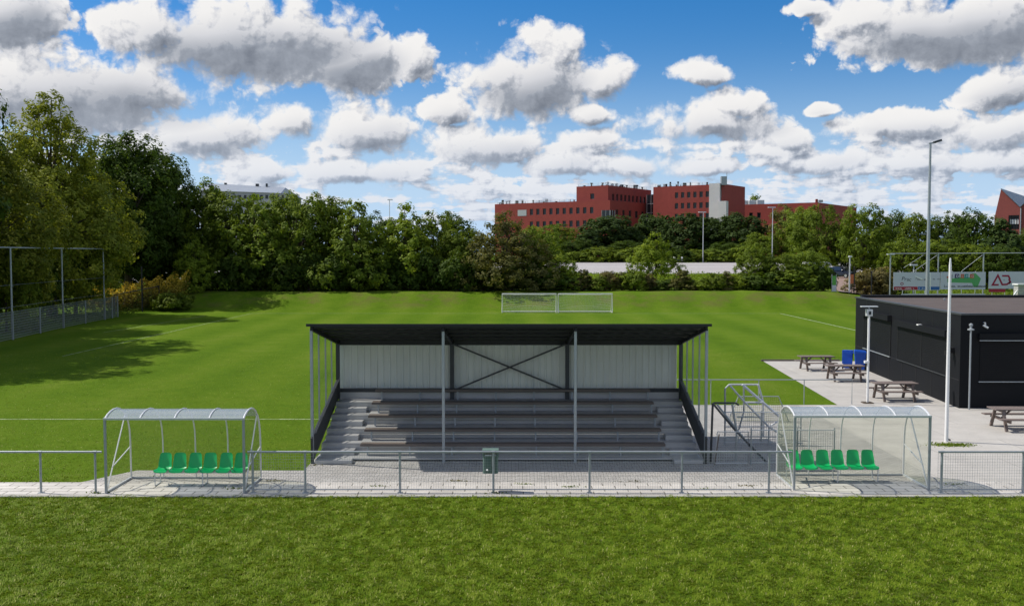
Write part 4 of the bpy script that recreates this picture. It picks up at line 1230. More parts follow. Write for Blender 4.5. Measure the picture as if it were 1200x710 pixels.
stroke([(1173.6, 323.2), (1181.0, 323.2), (1182.6, 326.6), (1181.9, 327.6), (1183.6, 330.6), (1181.6, 332.2)], .19)
words('lettering', '*', 1175.2, 330.0, .38, y0, 'ink_purple', t, o)
flat('red_strip', [(1158.6, 338.4), (1178.2, 338.4), (1178.2, 342.3), (1158.6, 342.3)], y0 + .06, 'banner_red', t, o)
t, s, o = banner('low white banner strip with small print below the green arrow banner', 1054.5, 1152.5, 344.0, 351.6, BD - .5)
for i, u in enumerate((1070, 1094, 1108, 1128, 1142)):
    faint_print(u, 348.0 + (i % 2) * 1.4, .34, 6, BD - .52, 'ink', t, o, 20 + i)
# posts and rails of the catch fence the banners hang on
o = (bx(1110), BD + .1, gz)
t = thing('catch_fence', 'tall frame of grey posts with a top rail that carries the banners', 'fence', o, )
for u, v in ((1043.5, 298), (1099.6, 297), (1152.6, 297), (1206, 296.5)):
    mb = MB(o); mb.tube([(bx(u), BD + .1, gz - .5), (bx(u), BD + .1, bz(v))], .075, 8); mb.build('post', 'galv', t, True)
mb = MB(o); mb.tube([(bx(1043.5), BD + .1, bz(297.3)), (bx(1206), BD + .1, bz(296.6))], .05, 8); mb.build('top_rail', 'galv', t, True)
for a, b in (((1099, 299), (1072, 318)), ((1152, 299), (1128, 318)), ((1083, 299), (1060, 314))):
    mb = MB(o); mb.tube([(bx(a[0]), BD + .3, bz(a[1])), (bx(b[0]), BD + .3, bz(b[1]))], .025, 6); mb.build('stay', 'galv', t, True)
mb = MB(o)
for u in (1058, 1073, 1084, 1116, 1127, 1143, 1163, 1178):
    mb.tube([(bx(u), BD + .02, gz - .4), (bx(u), BD + .02, bz(317.5))], .03, 6)
mb.build('banner_stakes', 'galv_light', t)
mb = MB(o); mb.box(bx(1039.5), bx(1047.8), BD - .1, BD + .3, bz(298.6), bz(297.4)); mb.build('lamp_head', 'galv_light', t)
# small pale kiosk cut by the right edge
o = (ray_x(1203, 100), 100, .2)
t = thing('kiosk', 'small pale timber kiosk cut by the right edge, in front of the crimson lettered banner', 'kiosk', o)
x0 = ray_x(1193.5, 100)
mb = MB(o)
for i in range(10): mb.box(x0, x0 + 3.0, 100, 100.9, .0 + i * .31, .29 + i * .31)
mb.build('wall', 'concrete', t)
mb = MB(o); mb.box(x0 - .12, x0 + 3.1, 99.85, 101.0, 3.08, 3.22); mb.build('roof', 'white', t)
mb = MB(o); mb.beam((x0 - 1.0, 100.0, 1.15), (x0 - .1, 100.0, 2.5), .16, .12); mb.build('strut', 'white', t)

# ------------------------------------------------------------------ car, van, sign, barrier board, motorcycle
def car(label, loc, rz, paint, name='parked_car', van=False, cat='car'):
    t = thing(name, label, cat, (0, 0, 0))
    L, W, Hh = (4.7, 1.88, 1.78) if not van else (5.2, 1.95, 2.2)
    h = W / 2
    if not van: prof = [(-2.32, .45), (-2.35, .75), (-2.28, 1.02), (-2.18, 1.10), (-1.98, 1.66), (-1.75, 1.76), (.25, 1.78), (.55, 1.70), (1.15, 1.14), (2.05, 1.02), (2.28, .88), (2.34, .55), (2.28, .38), (-2.25, .36)]
    else: prof = [(-2.6, .4), (-2.62, 1.0), (-2.5, 2.1), (-2.3, 2.2), (1.2, 2.18), (1.6, 2.05), (2.15, 1.22), (2.55, 1.02), (2.62, .5), (2.5, .36)]
    def width(z): return h * (1.0 if z < 1.05 else 1.0 - .17 * smooth(1.05, 1.9, z))
    mb = MB(); n = len(prof)
    rows = [-1, -.93, .93, 1]
    vs = []
    for s in rows:
        for (x, z) in prof:
            k = 1.0 if abs(s) < 1 else .965
            vs.append((x * k, s * width(z), .38 + (z - .38) * (k if abs(s) == 1 else 1)))
    fs = [tuple(range(n)), tuple(reversed(range(3 * n, 4 * n)))]
    for r in range(3):
        for i in range(n): fs.append((r * n + i, (r + 1) * n + i, (r + 1) * n + (i + 1) % n, r * n + (i + 1) % n))
    mb.add(vs, fs); b = mb.build('body', paint, t, True)
    for s in (-1, 1):
        if not van:
            for nm, q in (('side_window', [(-1.95, 1.13), (-1.82, 1.62), (-.75, 1.67), (-.75, 1.12)]), ('side_window', [(-.68, 1.12), (-.68, 1.67), (.25, 1.68), (.85, 1.16)])):
                mb = MB(); mb.add([(x, s * (width(z) + .006), z) for x, z in q], [(0, 1, 2, 3) if s > 0 else (3, 2, 1, 0)]); mb.build(nm, 'carglass', t)
        else:
            mb = MB(); mb.add([(x, s * (width(z) + .006), z) for x, z in [(.4, 1.25), (.4, 1.9), (1.45, 1.9), (1.95, 1.28)]], [(0, 1, 2, 3) if s > 0 else (3, 2, 1, 0)]); mb.build('side_window', 'carglass', t)
        for xw in (-1.45, 1.42):
            mb = MB(); mb.tube([(xw, s * (h - .20), .35), (xw, s * (h + .01), .35)], .35, 18); w = mb.build('wheel', 'tyre', t)
            mb = MB(); mb.tube([(xw, s * (h + .005), .35), (xw, s * (h + .02), .35)], .23, 14); mb.build('rim', 'silver', w)
        mb = MB(); mb.box(2.18, 2.31, s * .68 - .16, s * .68 + .16, .78, .93); mb.build('headlight', 'silver', t)
        mb = MB(); mb.box(-2.36, -2.22, s * .78 - .08, s * .78 + .08, .80, 1.20); mb.build('tail_light', 'redlamp', t)
        mb = MB(); mb.rbox(.72, .95, s * (h + .05) - .08, s * (h + .05) + .08, 1.08, 1.25, .03); mb.build('mirror', paint, t)
    if not van:
        mb = MB(); mb.add([(.58, -.68, 1.685), (.58, .68, 1.685), (1.14, .80, 1.165), (1.14, -.80, 1.165)], [(0, 1, 2, 3)]); mb.v = [(x + .015, y, z + .015) for x, y, z in mb.v]; mb.build('windscreen', 'carglass', t)
        mb = MB(); mb.add([(-1.99, -.66, 1.64), (-1.99, .66, 1.64), (-2.17, .74, 1.14), (-2.17, -.74, 1.14)], [(3, 2, 1, 0)]); mb.v = [(x - .015, y, z + .01) for x, y, z in mb.v]; mb.build('rear_window', 'carglass', t)
    t.location = loc; t.rotation_euler = (0, 0, rz); return t
def on_ground(u, D, lift=0.0): 
    x = ray_x(u, D); return (x, D, ground_z(x, D) + lift)
car('dark navy car parked on the brick path beside the tall bushes', on_ground(985.5, 152, .15), R(-52), 'carpaint')
car('white van half hidden behind the bushes left of the dark navy car', on_ground(959, 160, .35), R(10), 'white', 'parked_van', True, 'van')
p = on_ground(977.5, 116, 0); o = p
t = thing('notice_board', 'narrow green and white notice board at the edge of the lawn by the path', 'sign', o)
mb = MB(o); mb.box(p[0] - .22, p[0] + .22, p[1] - .04, p[1] + .04, p[2] + .75, p[2] + 1.85); mb.build('green_panel', 'green_sign', t)
mb = MB(o); mb.box(p[0] - .24, p[0] + .24, p[1] - .05, p[1] + .05, p[2] + .02, p[2] + .75); mb.build('white_panel', 'banner', t)
for s in (-1, 1):
    mb = MB(o); mb.box(p[0] + s * .26 - .03, p[0] + s * .26 + .03, p[1] - .04, p[1] + .04, p[2] - .05, p[2] + 2.05); mb.build('post', 'galv', t)
p = on_ground(998.5, 119.5, .1); o = p
t = thing('orange_board', 'small orange board beside the pale lamp post at the path', 'board', o)
mb = MB(o); mb.box(p[0] - .18, p[0] + .20, p[1] - .02, p[1] + .02, p[2] + 1.2, p[2] + 2.3); mb.build('panel', 'orange', t)
mb = MB(o); mb.box(p[0] - .03, p[0] + .03, p[1] + .02, p[1] + .07, p[2] - .05, p[2] + 2.3); mb.build('post', 'darksteel', t)
p = on_ground(795, 204.5, .08); o = p
t = thing('motorcycle', 'small dark motorcycle standing at the far side of the road', 'motorcycle', o)
for s in (-.75, .75):
    mb = MB(o); mb.tube([(p[0] + s + .27 * math.cos(a), p[1], p[2] + .33 + .27 * math.sin(a)) for a in [i * PI / 8 for i in range(16)]], .07, 6, True); mb.build('wheel', 'tyre', t, True)
mb = MB(o); mb.extrude([(p[0] - .8, p[2] + .75), (p[0] - .3, p[2] + .45), (p[0] + .3, p[2] + .42), (p[0] + .65, p[2] + .85), (p[0] + .35, p[2] + 1.05), (p[0] - .2, p[2] + .88)], p[1] - .16, p[1] + .16, 'y'); mb.build('body', 'carpaint', t)
mb = MB(o); mb.rbox(p[0] - .85, p[0] - .15, p[1] - .15, p[1] + .15, p[2] + .86, p[2] + .98, .03); mb.build('saddle', 'tyre', t)
mb = MB(o); mb.tube([(p[0] + .75, p[1], p[2] + .35), (p[0] + .5, p[1], p[2] + 1.1)], .05, 6); mb.tube([(p[0] + .5, p[1] - .35, p[2] + 1.12), (p[0] + .5, p[1] + .35, p[2] + 1.12)], .03, 6); mb.build('fork', 'silver', t)
mb = MB(o); mb.rbox(p[0] + .55, p[0] + .85, p[1] - .2, p[1] + .2, p[2] + .85, p[2] + 1.2, .05); mb.build('windshield', 'white', t)
mb = MB(o); mb.rbox(p[0] - 1.1, p[0] - .7, p[1] - .2, p[1] + .2, p[2] + .85, p[2] + 1.2, .05); mb.build('top_case', 'white', t)

# ------------------------------------------------------------------ red brick office far behind the trees
ANG = R(35)
EA = Vector((math.cos(ANG), -math.sin(ANG)))       # along the lit fronts, to the right and towards the viewer
EB = Vector((math.sin(ANG), math.cos(ANG)))        # along the shaded sides, to the right and away
def facade(parent, name, o, corner, d, length, z0, z1, nrm, rows, cols, x_first, pitch, ww, wh, z_first, zp, thick=.35, skip=()):
    """one outer wall with real window openings: the wall is cut round each pane"""
    mb = MB(o)
    def pt(s, z, off): q = corner + d * s + nrm * off; return (q.x, q.y, z)
    cuts = [(x_first + c * pitch, x_first + c * pitch + ww) for c in range(cols)]
    lv = [(z_first - r * zp, z_first - r * zp + wh) for r in range(rows)][::-1]
    zs = [z0] + [q for l in lv for q in l] + [z1]
    xs = [0.0] + [q for c in cuts for q in c] + [length]
    for j in range(len(zs) - 1):
        for i in range(len(xs) - 1):
            if j % 2 == 1 and i % 2 == 1 and ((len(lv) - 1 - (j - 1) // 2), (i - 1) // 2) not in skip:
                a, b, c, e = xs[i], xs[i + 1], zs[j], zs[j + 1]
                q = [(a, c), (b, c), (b, e), (a, e)]
                for k in range(4):
                    m_, n_ = q[k], q[(k + 1) % 4]
                    mb.add([pt(m_[0], m_[1], 0), pt(n_[0], n_[1], 0), pt(n_[0], n_[1], -.3), pt(m_[0], m_[1], -.3)], [(0, 1, 2, 3)])
            else:
                mb.add([pt(xs[i], zs[j], 0), pt(xs[i + 1], zs[j], 0), pt(xs[i + 1], zs[j + 1], 0), pt(xs[i], zs[j + 1], 0)], [(0, 1, 2, 3)])
    w = mb.build(name, 'brick', parent)
    for ri, (a, b) in enumerate(lv[::-1]):
        for ci, (c, e) in enumerate(cuts):
            if (ri, ci) in skip: continue
            mf = MB(o)
            for (c0, e0, a0, b0) in ((c, e, a, a + .12), (c, e, b - .12, b), (c, c + .12, a + .12, b - .12), (e - .12, e, a + .12, b - .12)):
                mf.add([pt(c0, a0, -.2), pt(e0, a0, -.2), pt(e0, b0, -.2), pt(c0, b0, -.2)], [(0, 1, 2, 3)])
            fr_ = mf.build('window', 'frame_dark', parent)
            mg = MB(o); mg.add([pt(c, a, -.27), pt(e, a, -.27), pt(e, b, -.27), pt(c, b, -.27)], [(0, 1, 2, 3)]); mg.build('pane', 'glass', fr_)
    return w
def roof_clutter(parent, o, base, d, nrm, length, z, rng, n):
    for _ in range(n):
        s = rng.uniform(.5, length - .5); q = base + d * s - nrm * rng.uniform(.5, 2.5)
        h = rng.uniform(.5, 1.5); w = rng.uniform(.12, .5)
        mb = MB(o)
        if rng.random() < .6: mb.lathe([(w * .5, 0), (w * .5, h * .7), (w * .9, h * .75), (w * .9, h), (w * .2, h * 1.05)], (q.x, q.y, z), 8)
        else: mb.rbox(q.x - w, q.x + w, q.y - w, q.y + w, z, z + h, .05)
        mb.build('roof_vent', 'dark' if rng.random() < .65 else 'galv_light', parent)
    mb = MB(o); k = int(length / 1.6)
    for i in range(k + 1):
        q = base + d * (length * i / k) - nrm * .4; mb.tube([(q.x, q.y, z), (q.x, q.y, z + .9)], .035, 4)
    a = base - nrm * .4; b = a + d * length
    for dz in (.45, .9): mb.tube([(a.x, a.y, z + dz), (b.x, b.y, z + dz)], .035, 4)
    mb.build('roof_railing', 'galv', parent)
def prism_roof(parent, o, pts, z, mat_='tarmac', name='roof'):
    mb = MB(o); mb.add([(p.x, p.y, z) for p in pts], [tuple(range(len(pts)))]); return mb.build(name, mat_, parent)
NA = Vector((-EB.x, -EB.y))       # outward of the lit fronts
NB = Vector((EA.x, EA.y))         # outward of the shaded sides
rng = random.Random(5)
BZ = 3.0
def ztop(v, D): return CAM_H + (297 - v) / FPX * D
# wing one: long low front with the taller block above and its shaded side
D0 = 280.0
Cc = Vector((ray_x(714.5, D0), D0))                     # corner of the low front
o = (Cc.x, Cc.y, BZ)
of = thing('office_building', 'large red brick office with rows of small windows, far behind the road', 'building', o)
z_low = ztop(235.0, D0); L0 = 40.5
A0 = Cc - EA * L0
facade(of, 'wall', o, A0, EA, L0, BZ, z_low, NA, 3, 10, 13.0, 2.32, 1.15, 1.8, z_low - 3.6, 3.75)
facade(of, 'wall', o, Cc, EB, 27.0, BZ, z_low, NB, 4, 5, 3.2, 4.0, 1.6, 2.1, z_low - 4.6, 3.75)
# corner window
mb = MB(o)
for d_, n_, off in ((EA, NA, -1), (EB, NB, 1)):
    a = Cc + n_ * .06; b = a + d_ * (2.6 * off)
    mb.add([(a.x, a.y, z_low - 8.2), (b.x, b.y, z_low - 8.2), (b.x, b.y, z_low - 2.8), (a.x, a.y, z_low - 2.8)], [(0, 1, 2, 3)])
cw = mb.build('corner_window', 'glass', of)
mb = MB(o)
for d_, n_, off in ((EA, NA, -1), (EB, NB, 1)):
    for s in (0.02, 1.3, 2.6):
        q = Cc + n_ * .10 + d_ * (s * off); mb.box(q.x - .07, q.x + .07, q.y - .07, q.y + .07, z_low - 8.2, z_low - 2.8)
mb.build('window_bars', 'frame_grey', cw)
mb = MB(o)
a = A0 + EA * 8.6 + NA * .05; b = a + EA * 3.2
mb.add([(a.x, a.y, z_low - 3.8), (b.x, b.y, z_low - 3.8), (b.x, b.y, z_low - 2.0), (a.x, a.y, z_low - 2.0)], [(0, 1, 2, 3)]); mb.build('ribbon_window', 'frame_grey', of)
Tc = Cc - EA * 1.9 + EB * 2.2                            # corner of the taller block
z_hi = ztop(217.4, D0 + 2)
TA = Tc - EA * 10.6
facade(of, 'wall', o, TA, EA, 10.6, z_low - .2, z_hi, NA, 1, 1, 4.7, 2, 1.3, 1.6, z_hi - 3.8, 3.75)
facade(of, 'wall', o, Tc, EB, 27.0, z_low - .2, z_hi, NB, 1, 9, 2.4, 2.45, 1.15, 1.9, z_hi - 4.2, 3.75)
facade(of, 'wall', o, TA + EB * 20, -EB, 20.0, z_low - .2, z_hi, -NB, 1, 1, 8, 2, 1.2, 1.7, z_hi - 3.9, 3.75)
prism_roof(of, o, [A0, Cc, Cc + EB * 27, A0 + EB * 18], z_low - .3)
prism_roof(of, o, [TA, Tc, Tc + EB * 27, TA + EB * 27], z_hi - .3)
roof_clutter(of, o, A0 + EB * 1.0, EA, NA, L0 - 13, z_low - .1, rng, 16)
roof_clutter(of, o, TA + EB * .6, EA, NA, 10.0, z_hi - .1, rng, 4)
roof_clutter(of, o, Tc - EA * .6, EB, NB, 26, z_hi - .1, rng, 14)
# wing two
C2 = Vector((ray_x(830.5, 281), 281.0)); z2 = ztop(217.0, 281); L2 = 17.8
A2 = C2 - EA * L2
facade(of, 'wall', o, A2, EA, L2, BZ, z2, NA, 4, 6, 7.0, 1.92, 1.05, 1.65, z2 - 3.5, 3.1)
facade(of, 'wall', o, A2 + EB * 18, -EB, 18, BZ, z2, -NB, 1, 1, 7, 2, 1.0, 1.5, z2 - 4, 4)
prism_roof(of, o, [A2, C2, C2 + EB * 20, A2 + EB * 20], z2 - .3)
roof_clutter(of, o, A2 + EB * .8, EA, NA, L2 - 1, z2 - .1, rng, 16)
# glazed link between the wings
GA = A2 + EB * 4 - EA * 4.2
mb = MB(o); q = [GA, GA + EA * 4.4, GA + EA * 4.4 + EB * 3, GA + EB * 3]
mb.add([(p.x, p.y, z) for z in (BZ, z2 - 1.9) for p in q], [(3, 2, 1, 0), (4, 5, 6, 7), (0, 1, 5, 4), (1, 2, 6, 5), (2, 3, 7, 6), (3, 0, 4, 7)]); gl = mb.build('glass_link', 'glass', of)
mb = MB(o)
for i in range(7):
    z = BZ + 2 + i * 2.7; a = GA + NA * .05; b = a + EA * 4.3; mb.beam((a.x, a.y, z), (b.x, b.y, z), .12, .12)
for s in (.1, 1.5, 2.9):
    p_ = GA + NA * .06 + EA * s; mb.box(p_.x - .06, p_.x + .06, p_.y - .06, p_.y + .06, BZ, z2 - 1.9)
mb.build('glazing_bars', 'frame_grey', gl)
# white stair tower with its lower stage, then the dark side of wing two
W1 = C2 + EA * .02 + NA * .35; zw = ztop(215.8, 281)
mb = MB(o); q = [W1, W1 + EA * 3.2, W1 + EA * 3.2 + EB * 1.3, W1 + EB * 1.3]
mb.add([(p.x, p.y, z) for z in (BZ, zw) for p in q], [(3, 2, 1, 0), (4, 5, 6, 7), (0, 1, 5, 4), (1, 2, 6, 5), (2, 3, 7, 6), (3, 0, 4, 7)]); tw = mb.build('stair_tower', 'towerclad', of)
W2 = W1 + EA * 3.0 + NA * .8; zw2 = ztop(236.5, 280)
mb = MB(o); q = [W2, W2 + EA * 2.5, W2 + EA * 2.5 + EB * 1.6, W2 + EB * 1.6]
mb.add([(p.x, p.y, z) for z in (BZ, zw2) for p in q], [(3, 2, 1, 0), (4, 5, 6, 7), (0, 1, 5, 4), (1, 2, 6, 5), (2, 3, 7, 6), (3, 0, 4, 7)]); mb.build('stair_tower', 'towerclad', of)
mb = MB(o); p_ = W1 + EA * 3.7 + EB * 1.5; mb.box(p_.x - .8, p_.x + .8, p_.y - .8, p_.y + .8, z2 - .2, z2 + 2.2); mb.tube([(p_.x + .9, p_.y, z2), (p_.x + .9, p_.y, z2 + 3.4)], .08, 6); mb.build('chimney', 'galv', of)
S2 = C2 + EA * 3.5 + EB * .3
facade(of, 'wall', o, S2, EB, 17.5, BZ, z2 + .2, NB, 1, 1, 5.2, 2, 1.2, 1.6, z2 - 11.5, 3.75)
prism_roof(of, o, [C2, S2, S2 + EB * 17.5, C2 + EB * 17.5], z2 - .15)
# low wing three to the right
D3 = 300.0
C3 = Vector((ray_x(957, D3 - 9), D3 - 9)); z3 = ztop(237.6, D3 - 9); L3 = 32.0
A3 = C3 - EA * L3
facade(of, 'wall', o, A3, EA, L3, BZ, z3, NA, 2, 11, 3.2, 2.55, 1.15, 1.75, z3 - 4.3, 3.75, skip=((0, 5), (0, 7)))
facade(of, 'wall', o, C3, EB, 40, BZ, z3, NB, 1, 1, 9, 2, 1.1, 1.6, z3 - 4.3, 3.75)
prism_roof(of, o, [A3, C3, C3 + EB * 40, A3 + EB * 40], z3 - .3)
mb = MB(o)
for i in range(3):
    p_ = A3 + EA * (8 + i * 2.6) + EB * 3; mb.rbox(p_.x - 1.1, p_.x + 1.1, p_.y - .8, p_.y + .8, z3 - .2, z3 + 1.4, .1)
mb.build('roof_unit', 'galv_light', of)
p_ = C3 - EA * .5 + EB * .4
mb = MB(o); mb.box(p_.x - .3, p_.x + .3, p_.y - .3, p_.y + .3, z3 - .2, z3 + 1.0); mb.build('chimney', 'brick', of)
p_ = C3 + EB * 5.5 - EA * 1
mb = MB(o); mb.tube([(p_.x, p_.y, z3 - .2), (p_.x, p_.y, z3 + .9)], .06, 6); mb.rbox(p_.x - .7, p_.x + .7, p_.y - .5, p_.y + .5, z3 + .3, z3 + 1.0, .1); mb.build('roof_unit', 'galv', of)

# ------------------------------------------------------------------ rose brick hall with saw tooth roof at the right edge
D4 = 160.0
o = (ray_x(1190, D4), D4, 2.4)
hl = thing('gabled_hall', 'rose brick hall with saw tooth gables and grey roof, cut by the right edge', 'building', o)
HC = Vector((ray_x(1163.5, D4), D4))                     # left corner of the hall; its front runs like the office's
def hs_(u):
    k = (u - 600) / FPX; return (k * HC.y - HC.x) / (EA.x - EA.y * k)
def hz_(u, v): return ztop(v, (HC + EA * hs_(u)).y)
zb = 1.5
def hp(s, z, off=0.0, back=0.0): q = HC + EA * s + NA * off + EB * back; return (q.x, q.y, z)
s1, s2 = hs_(1170.5), hs_(1193.5)
s3 = s2 + (s2 - s1); s4 = s3 + (s2 - s1)
zpk, zvl = hz_(1170.5, 222.5), hz_(1193.5, 243.5)
w0, w1 = hs_(1180), hs_(1192.6); wz0, wz1 = hz_(1186, 269), hz_(1186, 252.5); zpl = hz_(1186, 276.5)
z0k = hz_(1163.5, 256)
def rl_(s):
    pts = [(0, z0k), (s1, zpk), (s2, zvl), (s3, zpk), (s4, zvl)]
    for (a, za), (b, zb_) in zip(pts[:-1], pts[1:]):
        if s <= b + 1e-6: return za + (zb_ - za) * (s - a) / (b - a)
mb = MB(o)
def fq(poly, off=0.0): mb.add([hp(a, z, off) for a, z in poly], [tuple(range(len(poly)))])
fq([(0, zpl), (w0, zpl), (w0, rl_(w0)), (s1, zpk), (0, z0k)])
fq([(w0, zpl), (w1, zpl), (w1, wz0), (w0, wz0)]); fq([(w0, wz1), (w1, wz1), (w1, rl_(w1)), (w0, rl_(w0))])
fq([(w1, zpl), (s3, zpl), (s3, zpk), (s2, zvl), (w1, rl_(w1))]); fq([(s3, zpl), (s4, zpl), (s4, zvl), (s3, zpk)])
mb.add([hp(0, zpl), hp(0, z0k), hp(s1, zpk), hp(s1, zpk, 0, 30), hp(0, z0k, 0, 30), hp(0, zpl, 0, 30)], [(0, 1, 4, 5), (1, 2, 3, 4)])
for a, b, c, d in ((w0, wz0, w1, wz0), (w0, wz1, w1, wz1), (w0, wz0, w0, wz1), (w1, wz0, w1, wz1)):
    mb.add([hp(a, b), hp(c, d), hp(c, d, -.35), hp(a, b, -.35)], [(0, 1, 2, 3)])
mb.build('wall', 'brick2', hl)
mb = MB(o); mb.add([hp(.1, zb, -.06), hp(s4, zb, -.06), hp(s4, zb, 0, 30), hp(.1, zb, 0, 30), hp(.1, zpl - .004, -.06), hp(s4, zpl - .004, -.06), hp(s4, zpl - .004, 0, 30), hp(.1, zpl - .004, 0, 30)],
                    [(0, 3, 2, 1), (4, 5, 6, 7), (0, 1, 5, 4), (1, 2, 6, 5), (2, 3, 7, 6), (3, 0, 4, 7)]); mb.build('plinth', 'tarmac', hl)
for a, b in ((s1, s2), (s2, s3), (s3, s4)):
    mb = MB(o); za, zc = rl_(a), rl_(b)
    mb.add([hp(a, za + .15, .25), hp(b, zc + .15, .25), hp(b, zc + .15, 0, 30), hp(a, za + .15, 0, 30), hp(a, za + .02, .25), hp(b, zc + .02, .25)], [(0, 1, 2, 3), (0, 4, 5, 1)]); mb.build('roof', 'roofgrey', hl)
mb = MB(o); mb.add([hp(w0, wz0, -.3), hp(w1, wz0, -.3), hp(w1, wz1, -.3), hp(w0, wz1, -.3)], [(0, 1, 2, 3)]); wn = mb.build('window', 'glass', hl)
mb = MB(o); za, zc = wz0 + (wz1 - wz0) * .38, wz0 + (wz1 - wz0) * .72
mb.add([hp(w0 + .2, za, -.24), hp(w1 - .1, za, -.24), hp(w1 - .1, zc, -.24), hp(w0 + .2, zc, -.24)], [(0, 1, 2, 3)]); mb.build('window_blind', 'white', wn)
mb = MB(o)
for i in range(5):
    s = w0 + (w1 - w0) * i / 4; mb.add([hp(s - .05, wz0, -.2), hp(s + .05, wz0, -.2), hp(s + .05, wz1, -.2), hp(s - .05, wz1, -.2)], [(0, 1, 2, 3)])
mb.build('window_bars', 'dark', wn)
q = hp(s2 + .1, 0, .08); mb = MB(o); mb.tube([(q[0], q[1], zpl), (q[0], q[1], zvl - .1)], .1, 6); mb.build('rain_pipe', 'galv', hl)

# ------------------------------------------------------------------ white building far left above the trees
D5 = 210.0
o = (ray_x(300, D5), D5, 2.2)
wb = thing('pale_hall', 'long pale grey roofed building showing above the tree row at left', 'building', o)
xa, xb, xc = ray_x(236, D5), ray_x(331, D5), ray_x(354, D5 + 14)
zr0, zr1, ze = ztop(215.5, D5 + 8), ztop(220.5, D5 + 8), ztop(224.5, D5)
mb = MB(o)
mb.add([(xa, D5, 2), (xb, D5, 2), (xc, D5 + 14, 2), (xa, D5 + 14, 2), (xa, D5, ze + .2), (xb, D5, ze - .4), (xc, D5 + 14, ze - .9), (xa, D5 + 14, ze + .2)],
       [(0, 1, 5, 4), (1, 2, 6, 5), (2, 3, 7, 6), (3, 0, 4, 7)]); mb.build('wall', 'hall_white', wb)
mb = MB(o)
v_ = [(xa - .4, D5 - .5, ze + .15), (xb, D5 - .5, ze - .45), (xc + .5, D5 + 13.6, ze - .95), (xc + .3, D5 + 16, ze - .95), (xa - .4, D5 + 16, ze + .15), (xa - .4, D5 + 8, zr0), (xb - 1, D5 + 8, zr1)]
mb.add(v_, [(0, 1, 6, 5), (1, 2, 6), (2, 3, 6), (3, 4, 5, 6), (4, 0, 5)]); mb.build('roof', 'hall_roof', wb)
for i in range(15):
    x = xa + 1.2 + i * 1.15
    mb = MB(o); mb.box(x, x + .75, D5 - .06, D5 - .01, ze - 1.7, ze - .75); w_ = mb.build('window', 'frame_grey', wb)
    mb = MB(o); mb.box(x + .08, x + .67, D5 - .09, D5 - .062, ze - 1.62, ze - .83); mb.build('pane', 'glass', w_)
for (u, h, w) in ((266, .5, .2), (314, .35, .15), (303, .3, .3)):
    x = ray_x(u, D5 + 8); mb = MB(o); mb.box(x - w, x + w, D5 + 7.6, D5 + 8.4, zr1 - .4, zr0 + h - .4); mb.build('roof_vent', 'darksteel', wb)
# ------------------------------------------------------------------ trees and shrubs
M['leaf_olive'] = leaf_mat('olive_leaves', (.200, .228, .028))
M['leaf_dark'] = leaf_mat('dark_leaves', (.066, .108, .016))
M['leaf_mid'] = leaf_mat('green_leaves', (.136, .192, .022))
M['leaf_light'] = leaf_mat('light_green_leaves', (.165, .225, .022))
M['leaf_brown'] = leaf_mat('brownish_leaves', (.138, .140, .042))
M['leaf_dry'] = leaf_mat('dry_leaves', (.150, .132, .048))
M['leaf_pine'] = leaf_mat('pine_needles', (.060, .098, .026))
M['leaf_weed'] = leaf_mat('yellow_weeds', (.34, .28, .05), .65)

def leaf_quads(cent, nrm, size, rs, aspect=.62):
    """rhombic leaf sprays around their centres"""
    n = len(cent)
    a = rs.normal(size=(n, 3)); a -= nrm * np.sum(a * nrm, 1, keepdims=True)
    a /= np.linalg.norm(a, axis=1, keepdims=True) + 1e-6
    b = np.cross(nrm, a)
    L = size[:, None]
    v = np.stack([cent - a * L, cent - b * L * aspect + nrm * L * .12, cent + a * L, cent + b * L * aspect + nrm * L * .12], 1)
    return v.reshape(-1, 3)

def mesh_quads(name, verts, tone, material):
    n = len(verts) // 4
    me = bpy.data.meshes.new(name)
    me.vertices.add(n * 4); me.vertices.foreach_set('co', verts.astype(np.float32).ravel())
    me.loops.add(n * 4); me.loops.foreach_set('vertex_index', np.arange(n * 4, dtype=np.int32))
    me.polygons.add(n); me.polygons.foreach_set('loop_start', np.arange(0, n * 4, 4, dtype=np.int32))
    me.update(calc_edges=True)
    at = me.attributes.new('tone', 'FLOAT', 'FACE'); at.data.foreach_set('value', tone.astype(np.float32))
    me.materials.append(M[material] if isinstance(material, str) else material)
    return me

